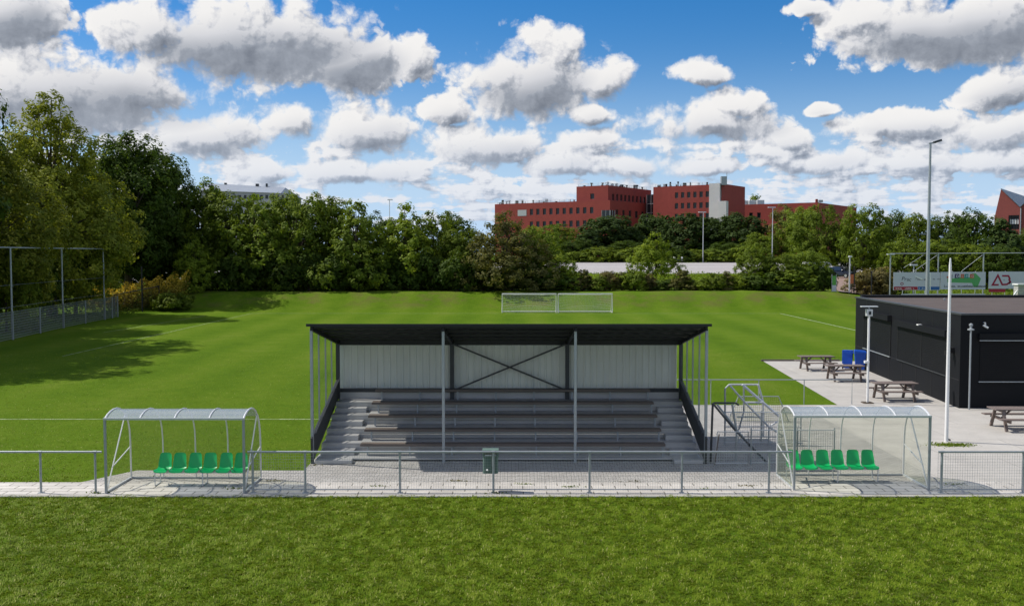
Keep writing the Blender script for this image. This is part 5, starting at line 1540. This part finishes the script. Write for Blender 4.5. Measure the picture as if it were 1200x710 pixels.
def crown(name, seed, lobes, clumps, per, leaf, cr, material, zmin=0.1, droop=0.0, inner=.22):
    rs = np.random.RandomState(seed)
    lb = np.array(lobes, float)
    area = (lb[:, 3] * lb[:, 4] + lb[:, 4] * lb[:, 5] + lb[:, 3] * lb[:, 5]); pr = area / area.sum()
    k = rs.choice(len(lb), clumps, p=pr)
    d = rs.normal(size=(clumps, 3)); d /= np.linalg.norm(d, axis=1, keepdims=True)
    rad = np.where(rs.rand(clumps) < inner, rs.uniform(.35, .75, clumps), rs.uniform(.80, 1.10, clumps))
    c = lb[k, :3] + d * lb[k, 3:] * rad[:, None]
    nout = d / lb[k, 3:]; nout /= np.linalg.norm(nout, axis=1, keepdims=True)
    # drop clumps buried deep in another lobe
    q = (c[:, None, :] - lb[None, :, :3]) / lb[None, :, 3:]
    depth = np.sqrt((q ** 2).sum(2)).min(1)
    keep = (depth > .62) | (rs.rand(clumps) < .3)
    keep &= c[:, 2] > zmin
    c, nout = c[keep], nout[keep]
    m = len(c)
    csz = rs.uniform(.65, 1.35, m) * cr
    ctone = np.clip(rs.normal(.5, .17, m), 0, 1)
    npc = np.maximum(6, (per * rs.uniform(.6, 1.4, m)).astype(int))
    idx = np.repeat(np.arange(m), npc)
    n = len(idx)
    off = rs.normal(size=(n, 3)); off /= np.linalg.norm(off, axis=1, keepdims=True)
    off *= (rs.rand(n) ** .45)[:, None]
    # the clump is a flattened cap that bulges outwards
    no = nout[idx]; comp = np.sum(off * no, 1, keepdims=True)
    off = off - no * comp * .45 + no * .15
    cen = c[idx] + off * csz[idx][:, None]
    cen[:, 2] -= droop * (np.linalg.norm(off, axis=1) ** 2) * csz[idx]
    nr = no * .75 + off * .85 + rs.normal(size=(n, 3)) * .36 + np.array([0, 0, .45])
    nr /= np.linalg.norm(nr, axis=1, keepdims=True)
    sz = leaf * rs.uniform(.6, 1.4, n)
    ok = cen[:, 2] > zmin
    cen, nr, sz, idx = cen[ok], nr[ok], sz[ok], idx[ok]
    tone = np.clip(ctone[idx] + rs.normal(0, .13, len(idx)), 0, 1)
    return mesh_quads(name, leaf_quads(cen, nr, sz, rs), tone, material)

def trunk_mesh(name, seed, h, r, lobes, zsplit=.35, stems=1):
    rs = random.Random(seed); mb = MB()
    if stems == 1:
        top = h * .82
        pts = [(0, 0, -.5), (0, 0, .15)]; rad = [r * 1.5, r * 1.1]
        for i in range(1, 7):
            f = i / 6; pts.append((rs.uniform(-1, 1) * r * 1.2 * f, rs.uniform(-1, 1) * r * 1.2 * f, .15 + (top - .15) * f)); rad.append(max(.02, r * (1 - .9 * f)))
        mb.tube(pts, rad, 8)
        for (cx, cy, cz, rx, ry, rz) in lobes:
            z0 = min(max(h * zsplit * rs.uniform(.7, 1.2), .3), cz); 
            e = (cx + rs.uniform(-.3, .3) * rx, cy + rs.uniform(-.3, .3) * ry, cz + .3 * rz)
            f = min(1, z0 / top); rr = max(.03, r * (1 - .9 * f) * .6)
            mb.tube([(0, 0, z0), (cx * .4, cy * .4, z0 + (e[2] - z0) * .55), e], [rr, rr * .65, .02], 6)
    else:
        for i in range(stems):
            a = 2 * PI * i / stems + rs.uniform(-.4, .4); R_ = max(l[3] for l in lobes)
            d = rs.uniform(.2, .75) * R_
            mb.tube([(.05 * math.cos(a), .05 * math.sin(a), -.3), (d * .4 * math.cos(a), d * .4 * math.sin(a), h * .4), (d * math.cos(a), d * math.sin(a), h * rs.uniform(.65, .9))], [r, r * .6, .012], 5)
    me_ob = mb.build(name, 'bark', None, True); me = me_ob.data
    bpy.data.objects.remove(me_ob); return me

def lobes_round(seed, h, w, z0, n):
    """a loose pile of lobes filling an egg shaped crown"""
    rs = random.Random(seed); out = []
    zc = (h + z0) / 2; hz = (h - z0) / 2
    out.append((0, 0, zc, w * .30, w * .30, hz * .78))
    for i in range(n):
        f = (i + .5) / n; z = z0 + (h - z0) * (.14 + .74 * f)
        prof = math.sqrt(max(.05, 1 - ((z - zc * .94) / hz) ** 2))
        a = i * 2.4 + rs.uniform(-.5, .5); rr = w / 2 * prof
        lr = rs.uniform(.30, .46) * w / 2 * (.6 + .5 * prof)
        d = max(0, rr - lr * .8) * rs.uniform(.75, 1.05)
        out.append((d * math.cos(a), d * math.sin(a), z, lr, lr, lr * rs.uniform(.75, 1.1)))
    return out
def lobes_cone(seed, h, w, z0, n):
    rs = random.Random(seed); out = [(0, 0, z0 + (h - z0) * .45, w * .18, w * .18, (h - z0) * .5)]
    for i in range(n):
        f = (i + .5) / n; z = z0 + (h - z0) * (.05 + .9 * f)
        rr = (w / 2 * (1 - f) ** .72 + .12 * w * (1 - f * .7)) * (1 if h < 15 else min(1, .55 + f * 1.7)); a = i * 2.4 + rs.uniform(-.5, .5)
        lr = max(.35, rr * rs.uniform(.40, .55)); d = max(0, rr - lr * .7)
        out.append((d * math.cos(a), d * math.sin(a), z, lr, lr, lr * rs.uniform(.8, 1.2)))
    return out

KIND = {}
def species(key, seed, h, w, z0, n, shape, clumps, per, leaf, cr, material, r=.2, name='tree', part='crown', stems=1, droop=0.0, variants=1, inner=.22):
    for v in range(variants):
        lb = (lobes_round if shape == 'round' else lobes_cone)(seed + v * 17, h, w, z0, n)
        cm = crown(part, seed + v * 31, lb, clumps, per, leaf, cr, material, .08, droop, inner)
        tm = trunk_mesh('trunk' if stems == 1 else 'stem', seed + v, h, r, lb, stems=stems)
        KIND.setdefault(key, []).append((cm, tm, h, w, name, part, 'trunk' if stems == 1 else 'stem'))
species('tall', 11, 19, 12.5, 2.5, 38, 'cone', 2100, 40, .125, .66, 'leaf_olive', .40, droop=.25)
species('tall_dark', 23, 16, 10, 1.5, 24, 'round', 1500, 36, .15, .74, 'leaf_dark', .38)
species('maple', 31, 11, 8.5, .8, 22, 'round', 520, 36, .155, .62, 'leaf_mid', .20, variants=3)
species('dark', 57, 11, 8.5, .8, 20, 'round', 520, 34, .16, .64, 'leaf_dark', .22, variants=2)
species('light', 71, 9, 6.5, 1.0, 18, 'cone', 420, 32, .14, .52, 'leaf_light', .14, variants=2)
species('cone', 83, 10, 7.4, .6, 26, 'cone', 520, 32, .15, .52, 'leaf_mid', .18, variants=2)
species('brown', 97, 10.5, 8, .8, 26, 'cone', 640, 34, .13, .55, 'leaf_brown', .18)
species('pine', 103, 12, 9, 1.0, 18, 'round', 520, 24, .26, .75, 'leaf_pine', .25, variants=2)
species('spire', 113, 12, 6, .8, 20, 'cone', 420, 22, .26, .6, 'leaf_pine', .2)
species('shrub', 127, 3.0, 3.6, .0, 10, 'round', 230, 20, .13, .34, 'leaf_mid', .05, 'shrub', 'foliage', 6, variants=3)
species('shrub_light', 137, 3.0, 3.6, .0, 10, 'round', 230, 20, .13, .34, 'leaf_light', .05, 'shrub', 'foliage', 6, variants=2)
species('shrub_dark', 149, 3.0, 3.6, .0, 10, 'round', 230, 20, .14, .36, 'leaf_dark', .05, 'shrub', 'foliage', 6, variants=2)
species('shrub_dry', 157, 3.0, 3.6, .0, 10, 'round', 250, 22, .11, .34, 'leaf_dry', .05, 'shrub', 'foliage', 7, variants=2)
species('spiky', 163, 3.2, 2.4, .0, 12, 'cone', 170, 18, .12, .28, 'leaf_brown', .05, 'shrub', 'foliage', 6, variants=2)

_cnt = {}
_rt = random.Random(99)
def plant(key, u, vtop, D, wpx, label, cat=None, group=None, dz=0.0, rz=None):
    vs_ = KIND[key]; i = _cnt.get(key, 0); _cnt[key] = i + 1
    cm, tm, h, w, name, part, tn = vs_[i % len(vs_)]
    x = ray_x(u, D); z = ground_z(x, D) + dz
    H = CAM_H + (297 - vtop) / FPX * D - z
    sz = H / (h * 1.02); sx = wpx / FPX * D / w
    t = thing(name, label, cat or ('tree' if name == 'tree' else 'shrub'), (x, D, z), _rt.uniform(0, 2 * PI) if rz is None else rz, group)
    t.scale = (sx, sx, sz)
    for nm, me in ((part, cm), (tn, tm)):
        ob = bpy.data.objects.new(nm, me); COL.objects.link(ob); ob.parent = t
    return t

G1 = 'tall trees behind the left fence'
plant('tall', 60, 97, 96, 190, 'tallest tree, olive green and feathery, behind the net posts at left', group=G1, rz=.6)
plant('tall', -30, 110, 79, 190, 'olive green tree cut by the left edge of the photo', group=G1, rz=2.2)
for X_, Y_, H_ in ((-44.5, 68, 25), (-43.5, 57, 24)):
    plant('tall_dark', 600 + X_ / Y_ * FPX, 297 - (H_ - CAM_H) / Y_ * FPX, Y_, 17 / Y_ * FPX, 'dark green tree of the same row, standing left of the picture', group=G1)
plant('tall_dark', 150, 150, 114, 128, 'dark green round tree just right of the tallest tree', group=G1)
plant('tall_dark', 190, 176, 121, 92, 'smaller dark green tree sloping down right of the bigger dark one', group=G1)
plant('tall', 108, 218, 121, 74, 'olive green lower tree in front of the big dark round tree', group=G1)
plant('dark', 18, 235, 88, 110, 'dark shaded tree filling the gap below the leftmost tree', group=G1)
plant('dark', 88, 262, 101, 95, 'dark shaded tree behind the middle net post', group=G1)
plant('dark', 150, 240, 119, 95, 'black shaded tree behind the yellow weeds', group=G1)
plant('light', 6, 268, 79, 62, 'yellowish bush by the first net post at the left edge', 'bush', None)
plant('maple', 234, 208, 122, 80, 'yellow green tree between the dark trees and the pale grey roof')
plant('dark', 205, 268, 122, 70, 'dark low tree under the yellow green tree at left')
plant('light', 228, 276, 114.5, 52, 'small light green sapling at the left end of the grass bank')
G2 = 'tree row behind the grass bank'
row = [('maple', 266, 221, 121, 86, 'leafy green tree directly below the left end of the pale grey roof'),
       ('cone', 300, 220, 118, 92, 'leafy green tree in front of the middle of the pale grey roof'),
       ('maple', 326, 227, 128, 84, 'green tree half hidden between two leafy ones below the pale grey roof'),
       ('maple', 348, 223, 119, 88, 'leafy green tree in front of the right end of the pale grey roof'),
       ('maple', 385, 226, 122, 80, 'tallest of the leafy green trees right of the pale grey roof'),
       ('cone', 418, 228, 118, 88, 'leafy green tree behind the left end of the grandstand roof'),
       ('dark', 447, 250, 126, 62, 'dark lower tree in the dip of the tree row left of centre'),
       ('light', 474, 234, 119, 82, 'pointed light green tree above the middle of the grandstand'),
       ('maple', 508, 247, 121, 78, 'rounded green tree right of the pointed light green tree'),
       ('dark', 534, 249, 145, 60, 'small dark tree top peeping over the row left of the brownish tree'),
       ('maple', 545, 268, 119, 66, 'low green tree left of the brownish tree'),
       ('brown', 592, 243, 116, 100, 'brownish tree standing before the left end of the red office'),
       ('maple', 628, 262, 120, 66, 'green tree right of the brownish tree, behind the training goals'),
       ('light', 655, 292, 117, 50, 'low light green tree where the tree row meets the road')]
for k, u, v, D, w, lab in row: plant(k, u, v, D, w, lab, group=G2)
G3 = 'dark undergrowth at the foot of the tree row'
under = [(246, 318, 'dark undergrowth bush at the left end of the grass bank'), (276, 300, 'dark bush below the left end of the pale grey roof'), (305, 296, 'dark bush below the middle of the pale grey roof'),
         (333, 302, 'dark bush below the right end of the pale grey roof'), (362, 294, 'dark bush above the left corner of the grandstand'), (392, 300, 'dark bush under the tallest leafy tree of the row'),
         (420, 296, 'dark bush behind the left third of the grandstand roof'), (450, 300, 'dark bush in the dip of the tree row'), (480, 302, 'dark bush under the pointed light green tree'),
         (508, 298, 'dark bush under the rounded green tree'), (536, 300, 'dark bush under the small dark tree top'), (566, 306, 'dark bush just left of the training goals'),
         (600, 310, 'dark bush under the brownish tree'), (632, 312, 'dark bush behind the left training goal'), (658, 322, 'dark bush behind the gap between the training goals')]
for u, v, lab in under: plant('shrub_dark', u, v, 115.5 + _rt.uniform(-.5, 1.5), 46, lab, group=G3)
G4 = 'rough shrubs between the grass bank and the road'
hedge = [('shrub_dry', 672, 326, 30, 'dry brownish shrub left of the right training goal'), ('spiky', 684, 316, 22, 'spiky brownish shrub behind the right training goal'),
         ('shrub', 700, 325, 32, 'green shrub at the right end of the training goals'), ('shrub_dry', 714, 318, 26, 'dry shrub with bare twigs just right of the training goals'), ('spiky', 729, 320, 20, 'first spiky shrub right of the training goals'),
         ('shrub', 744, 316, 30, 'tall leafy shrub sticking up before the road, left of the bright tree'), ('shrub_dry', 757, 322, 26, 'dry shrub left of the bright young tree'), ('shrub_dark', 775, 328, 34, 'dark shrub at the foot of the bright young tree'),
         ('spiky', 800, 317, 24, 'spiky shrub below the motorcycle'), ('shrub_light', 815, 328, 32, 'light green shrub below the left street lamp'), ('shrub', 836, 320, 28, 'green shrub right of the left street lamp'),
         ('spiky', 852, 319, 18, 'thin spiky shrub left of the big bushes'), ('shrub_light', 866, 322, 34, 'light green shrub against the big bushes')]
for k, u, v, w, lab in hedge: plant(k, u, v, 116.5 + _rt.uniform(-.6, 1.6), w * 1.25, lab, group=G4)
G5 = 'big bushes left of the brick path'
for k, u, v, w, D, lab in (('maple', 884, 284, 50, 119, 'upright leafy bush leftmost among the big bushes by the path'), ('maple', 915, 296, 48, 117.5, 'round dark leafy bush second from left by the path'),
                           ('maple', 944, 292, 56, 119, 'broad leafy bush left of the notice board'), ('shrub_dark', 965, 312, 34, 117.5, 'low dark bush next to the notice board'), ('shrub', 930, 318, 60, 116.5, 'low bush before the broad bushes at the lawn edge'), ('shrub_dark', 896, 316, 56, 116.5, 'low dark bush under the leftmost big bush')):
    plant(k, u, v, D, w, lab, 'bush', G5)
plant('light', 769, 270, 150, 54, 'bright yellow green young tree with a pale trunk before the road')
G6 = 'trees in front of the red office'
for k, u, v, w, D, lab in (('maple', 652, 262, 70, 228, 'green tree under the row of small windows of the left office wing'), ('spire', 690, 262, 36, 222, 'dark pointed tree before the left office wing'), ('pine', 714, 252, 72, 232, 'broad dark tree under the glass corner of the office'),
                           ('pine', 745, 262, 52, 236, 'dark tree under the shaded office side'), ('pine', 765, 250, 46, 240, 'dark round tree below the glass link of the office'), ('spire', 784, 248, 36, 236, 'narrow pointed dark tree before the second office wing'),
                           ('pine', 815, 250, 66, 230, 'broad dark tree left of the white stair tower'), ('pine', 838, 254, 50, 240, 'dark tree right at the foot of the white stair tower'), ('pine', 868, 249, 62, 226, 'large dark tree below the low right office wing'),
                           ('dark', 672, 280, 56, 216, 'low dark tree at the left end of the visible road'), ('maple', 890, 272, 46, 218, 'green tree left of the right street lamp'), ('dark', 736, 282, 60, 218, 'low dark tree behind the left part of the road'), ('dark', 850, 284, 52, 214, 'low dark tree right of the left street lamp')):
    plant(k, u, v, D, w, lab, group=G6)
G7 = 'light green shrubs along the far road edge'
for k, u, v, w, lab in (('shrub', 676, 294, 40, 'green shrub at the left end of the far road edge'), ('shrub_light', 700, 290, 42, 'light green shrub second along the far road edge'), ('shrub', 722, 293, 42, 'green shrub behind the road under the broad dark tree'), ('shrub_light', 745, 288, 46, 'light green shrub left of the bright young tree, across the road'),
                        ('shrub_dark', 796, 292, 48, 'dark shrub right behind the motorcycle'), ('shrub_light', 818, 293, 40, 'light green shrub behind the left street lamp'), ('shrub', 842, 293, 46, 'green shrub right of the left street lamp, across the road'), ('shrub_light', 870, 288, 40, 'light green shrub across the road, left of the right street lamp')):
    plant(k, u, v, 210 + _rt.uniform(-1, 1.5), w, lab, group=G7)
G8 = 'trees behind the path and the banners'
for k, u, v, w, D, lab in (('brown', 918, 236, 66, 228, 'tree with reddish tinge in front of the low red wing'), ('maple', 938, 240, 58, 216, 'green tree overlapping the right street lamp'), ('maple', 958, 240, 62, 168, 'green tree above the white van'), ('dark', 986, 262, 44, 168, 'dark tree above the dark car'),
                           ('maple', 1012, 238, 62, 152, 'tall green tree right of the red office'), ('dark', 1035, 262, 54, 160, 'dark tree behind the lamp post with crossbar'), ('dark', 1046, 246, 50, 166, 'dark tree left of the floodlight mast'), ('maple', 1076, 247, 56, 156, 'green tree directly behind the floodlight mast'),
                           ('dark', 1104, 250, 52, 158, 'dark tree just right of the floodlight mast'), ('spire', 1122, 246, 40, 150, 'pointed dark tree between the mast and the gabled hall'), ('dark', 1143, 244, 62, 144, 'large dark tree left of the gabled hall'), ('spire', 1173, 250, 52, 140, 'dark pointed tree before the gable of the rose hall'),
                           ('maple', 1060, 278, 60, 140, 'low green tree above the banner with scribbled words'), ('maple', 1098, 280, 66, 137, 'low green tree above the green arrow banner'), ('maple', 1136, 284, 60, 136, 'low green tree above the right end of the green arrow banner'), ('dark', 1172, 288, 60, 134, 'low dark tree above the crimson lettered banner'),
                           ('dark', 1018, 274, 50, 164, 'low dark tree over the mouth of the path'), ('light', 966, 288, 36, 162, 'light green small tree behind the dark car'), ('dark', 1205, 268, 50, 142, 'dark tree cut by the right edge below the gabled hall')):
    plant(k, u, v, D, w, lab, group=G8)
for k, u, v, w, D, lab in (('shrub_dry', 1014, 318, 44, 123, 'dry olive bush right of the brick path'), ('shrub_dry', 1032, 314, 40, 124, 'taller dry olive bush by the lamp post with crossbar'), ('shrub', 1042, 320, 40, 126, 'green bush half behind the leftmost banner')):
    plant(k, u, v, D, w * 1.15, lab, 'bush', 'hedge right of the brick path')
plant('light', 884, 226, 350, 60, 'sunny tree top peeping over the low red office wing')
plant('light', 868, 228, 352, 44, 'sunny tree top beside the dark end of the second office wing')
plant('shrub', 205, 343, 106.5, 40, 'green shrub at the right end of the yellow weeds')
plant('shrub_light', 190, 344, 106.8, 26, 'light green shrub next to the black fence post')

# yellow flowering weeds behind the old fence
def weeds():
    rs = np.random.RandomState(8); n = 9000
    f = rs.rand(n)
    x = -46 + f * 9.5; y = 104 + f * 4 + rs.rand(n) * 4
    zz = np.array([ground_z(a, b) for a, b in zip(x, y)])
    h = rs.rand(n) ** .7 * 2.5 * (.8 + .4 * np.sin(x * 2.1) ** 2)
    c = np.stack([x, y, zz + h], 1)
    nr = rs.normal(size=(n, 3)); nr[:, 2] += .5; nr /= np.linalg.norm(nr, axis=1, keepdims=True)
    v = leaf_quads(c, nr, rs.uniform(.06, .15, n), rs)
    tone = np.clip((h / 2.6) ** 1.6 + rs.normal(0, .15, n), 0, 1)
    me = mesh_quads('weeds', v, tone, 'leaf_weed')
    ob = bpy.data.objects.new('weeds', me); COL.objects.link(ob)
    tag(ob, 'yellow flowering weeds behind the black rail fence', 'weeds', kind='stuff')
weeds()
# rough growth that covers the strip between bank and road
def rough(name, xr, yr, n, hmax, leaf, material, label, seed):
    rs = np.random.RandomState(seed)
    x = rs.uniform(*xr, n); y = rs.uniform(*yr, n)
    k_ = ~((x > 37.5 + (y - 114.5) * .3) & (x < 45.2 + (y - 114.5) * .3) & (y < 178)); x, y = x[k_], y[k_]; n = len(x)
    zz = np.array([ground_z(a, b) for a, b in zip(x, y)])
    h = rs.rand(n) ** 1.2 * hmax * (.55 + .45 * np.sin(x * .9 + 2 * np.sin(y * .5)) ** 2)
    c = np.stack([x, y, zz + h], 1)
    nr = rs.normal(size=(n, 3)); nr[:, 2] += .4; nr /= np.linalg.norm(nr, axis=1, keepdims=True)
    me = mesh_quads(name, leaf_quads(c, nr, rs.uniform(.5, 1.4, n) * leaf, rs, .4), np.clip(rs.normal(.5, .2, n), 0, 1), material)
    ob = bpy.data.objects.new(name, me); COL.objects.link(ob)
    tag(ob, label, 'undergrowth', kind='stuff')
rough('undergrowth', (-60, 38), (116, 134), 22000, 1.0, .16, 'leaf_mid', 'rough low growth between the grass bank and the road', 3)
rough('undergrowth', (5, 80), (134, 172), 16000, .8, .17, 'leaf_light', 'rough grass verge below the road embankment', 4)
rough('undergrowth', (-90, 150), (207.5, 226), 16000, 1.6, .24, 'leaf_mid', 'low growth along the far edge of the road', 6)
rough('undergrowth', (-75, -39.6), (58, 104), 16000, 1.1, .14, 'leaf_dark', 'shaded undergrowth behind the left mesh fence', 7)
rough('undergrowth', (46, 110), (112, 150), 14000, 1.2, .17, 'leaf_mid', 'low growth behind the sponsor banners', 9)
# ------------------------------------------------------------------ grass blades near the camera
def blade_mat():
    m, nt, p = new_mat('grass_blades')
    at = nt.nodes.new('ShaderNodeAttribute'); at.attribute_name = 'tone'
    tc = nt.nodes.new('ShaderNodeTexCoord')
    big = S(nt, noise(nt, tc.outputs['Object'], .35, 4, .6).outputs['Fac'])
    t = S(nt, at.outputs['Fac']) * .86 + big * .14
    c = ramp_node(nt, t, [(0.12, (.085, .145, .006)), (0.42, (.146, .222, .010)), (0.68, (.220, .275, .026)), (0.90, (.46, .44, .17))])
    nt.links.new(c, p.inputs['Base Color']); p.inputs['Roughness'].default_value = .6; p.inputs['Specular IOR Level'].default_value = .12
    # blades are soft and curl: light them mostly as the sward they form
    ge = nt.nodes.new('ShaderNodeNewGeometry'); va = nt.nodes.new('ShaderNodeVectorMath'); va.operation = 'MULTIPLY_ADD'
    nt.links.new(ge.outputs['Normal'], va.inputs[0]); va.inputs[1].default_value = (.5, .5, .5); va.inputs[2].default_value = (0, 0, .7)
    vn = nt.nodes.new('ShaderNodeVectorMath'); vn.operation = 'NORMALIZE'; nt.links.new(va.outputs[0], vn.inputs[0]); nt.links.new(vn.outputs[0], p.inputs['Normal'])
    tl = nt.nodes.new('ShaderNodeBsdfTranslucent'); nt.links.new(c, tl.inputs[0])
    mx = nt.nodes.new('ShaderNodeMixShader'); mx.inputs[0].default_value = .3
    nt.links.new(p.outputs[0], mx.inputs[1]); nt.links.new(tl.outputs[0], mx.inputs[2]); nt.links.new(mx.outputs[0], nt.nodes['Material Output'].inputs[0])
    return m
M['blades'] = blade_mat()
def blades(name, label, n, ya, yb, hh, wid, seed, inside=None, lean=.8, xmax=None):
    rs = np.random.RandomState(seed)
    y = ya + (yb - ya) * rs.rand(n) ** (1.0 if yb < 30 else 1.9)
    hw = y * .545 + .8
    x = (rs.rand(n) * 2 - 1) * hw
    # gather them into tufts
    gx_ = np.floor(x / .22); gy_ = np.floor(y / .22)
    hsh = np.abs(np.sin(gx_ * 12.9898 + gy_ * 78.233) * 43758.5453) % 1
    hs2 = np.abs(np.sin(gx_ * 39.346 + gy_ * 11.135) * 24634.6345) % 1
    cx = (gx_ - .3 + 1.6 * hsh) * .22; cy = (gy_ - .3 + 1.6 * hs2) * .22
    pull = np.where(rs.rand(n) < .35, rs.uniform(.2, .7, n), 0)
    x = x + (cx - x) * pull; y = y + (cy - y) * pull
    if inside is not None:
        k = inside(x, y); x, y, hsh, hs2 = x[k], y[k], hsh[k], hs2[k]; n = len(x)
    h = hh * rs.uniform(.5, 1.25, n) * (.80 + .4 * hsh)
    a = rs.rand(n) * 2 * PI * .35 + hs2 * 2 * PI
    l = lean * h * rs.uniform(.3, 1.5, n)
    dx, dy = np.cos(a) * l, np.sin(a) * l
    px, py = -np.sin(a) * wid / 2, np.cos(a) * wid / 2
    z0 = np.zeros(n) - .005 if yb < 25.2 or yb > 30 else np.zeros(n) + .03
    V = np.empty((n, 5, 3), np.float32)
    V[:, 0] = np.stack([x - px, y - py, z0], 1); V[:, 1] = np.stack([x + px, y + py, z0], 1)
    V[:, 2] = np.stack([x + dx * .45 + px * .8, y + dy * .45 + py * .8, h * .72], 1)
    V[:, 3] = np.stack([x + dx * .45 - px * .8, y + dy * .45 - py * .8, h * .72], 1)
    V[:, 4] = np.stack([x + dx, y + dy, h * rs.uniform(.55, 1.0, n)], 1)
    me = bpy.data.meshes.new(name)
    me.vertices.add(n * 5); me.vertices.foreach_set('co', V.ravel())
    base = (np.arange(n, dtype=np.int32) * 5)[:, None]
    loops = (base + np.array([0, 1, 2, 3, 3, 2, 4], np.int32)).ravel()
    me.loops.add(n * 7); me.loops.foreach_set('vertex_index', loops)
    st = np.empty((n, 2), np.int32); st[:, 0] = np.arange(n) * 7; st[:, 1] = st[:, 0] + 4
    me.polygons.add(n * 2); me.polygons.foreach_set('loop_start', st.ravel())
    me.update(calc_edges=True)
    tone = np.clip(.42 + (hsh - .5) * .12 + rs.normal(0, .16, n) + (rs.rand(n) < .05) * .45, 0, 1)
    at = me.attributes.new('tone', 'FLOAT', 'FACE'); at.data.foreach_set('value', np.repeat(tone, 2).astype(np.float32))
    me.materials.append(M['blades'])
    ob = bpy.data.objects.new(name, me); COL.objects.link(ob)
    tag(ob, label, 'grass', kind='stuff')
blades('grass', 'longer rough grass in front of the kerb, filling the foreground', 400000, 15.2, 25.16, .052, .013, 1)
def creep(x, y):
    return y < 25.12 + .16 * np.clip(np.sin(x * 1.7) + np.sin(x * 4.3 + 1) * .7 + np.sin(x * 11.1) * .5, 0, 2) * .6
blades('grass', 'grass creeping over the edge of the kerb stones', 26000, 25.10, 25.36, .045, .012, 5, creep, .9)
def lawn(x, y):
    k = (y > 28.3) | (np.abs(x) > 11.95)
    k &= ~((x > -6.15) & (x < 5.98) & (y < 34.3))
    k &= ~((x > 5.9) & (y < 40.65))
    k &= ~((x > 13.5) & (y < 57.4))
    k &= ~((x > -11.0) & (x < 12) & (y < 28.3))
    k &= ~((y < 26.8))
    return k
blades('grass', 'short mown grass behind the dugouts and the grandstand', 110000, 26.8, 62, .035, .014, 2, lawn, .9)
# weeds in the joints of the paving
rs_ = np.random.RandomState(12)
spots = [(-9.9, 27.3), (-6.6, 26.9), (-7.4, 26.0), (-3.6, 26.3), (-1.5, 26.9), (.4, 26.5), (1.6, 26.2), (3.3, 26.8), (5.2, 25.9), (-.45, 25.5), (6.4, 26.3), (12.1, 26.5), (-10.9, 25.5), (-5.9, 28.9), (14.45, 32.0)]
for i, (x, y) in enumerate(spots):
    n = 34 if i < 14 else 900; sp = .10 if i < 14 else .42
    c = np.stack([x + rs_.normal(0, sp, n) * (1.6 if i < 14 else .8), y + rs_.normal(0, sp * .35, n), .012 + np.abs(rs_.normal(0, .018, n))], 1)
    nr = rs_.normal(size=(n, 3)); nr[:, 2] += .8; nr /= np.linalg.norm(nr, axis=1, keepdims=True)
    me = mesh_quads('weed_tuft', leaf_quads(c, nr, rs_.uniform(.015, .04, n), rs_), np.clip(rs_.normal(.4, .2, n), 0, 1), 'leaf_dry' if i % 3 == 1 and i < 14 else 'leaf_mid')
    ob = bpy.data.objects.new('weed_tuft', me); COL.objects.link(ob)
    tag(ob, 'small flat patch of grass at the foot of the flagpole' if i == 14 else 'tiny weed tuft growing in the paving joints along the pitch', 'weeds', None if i == 14 else 'weeds in the paving joints', 'stuff')
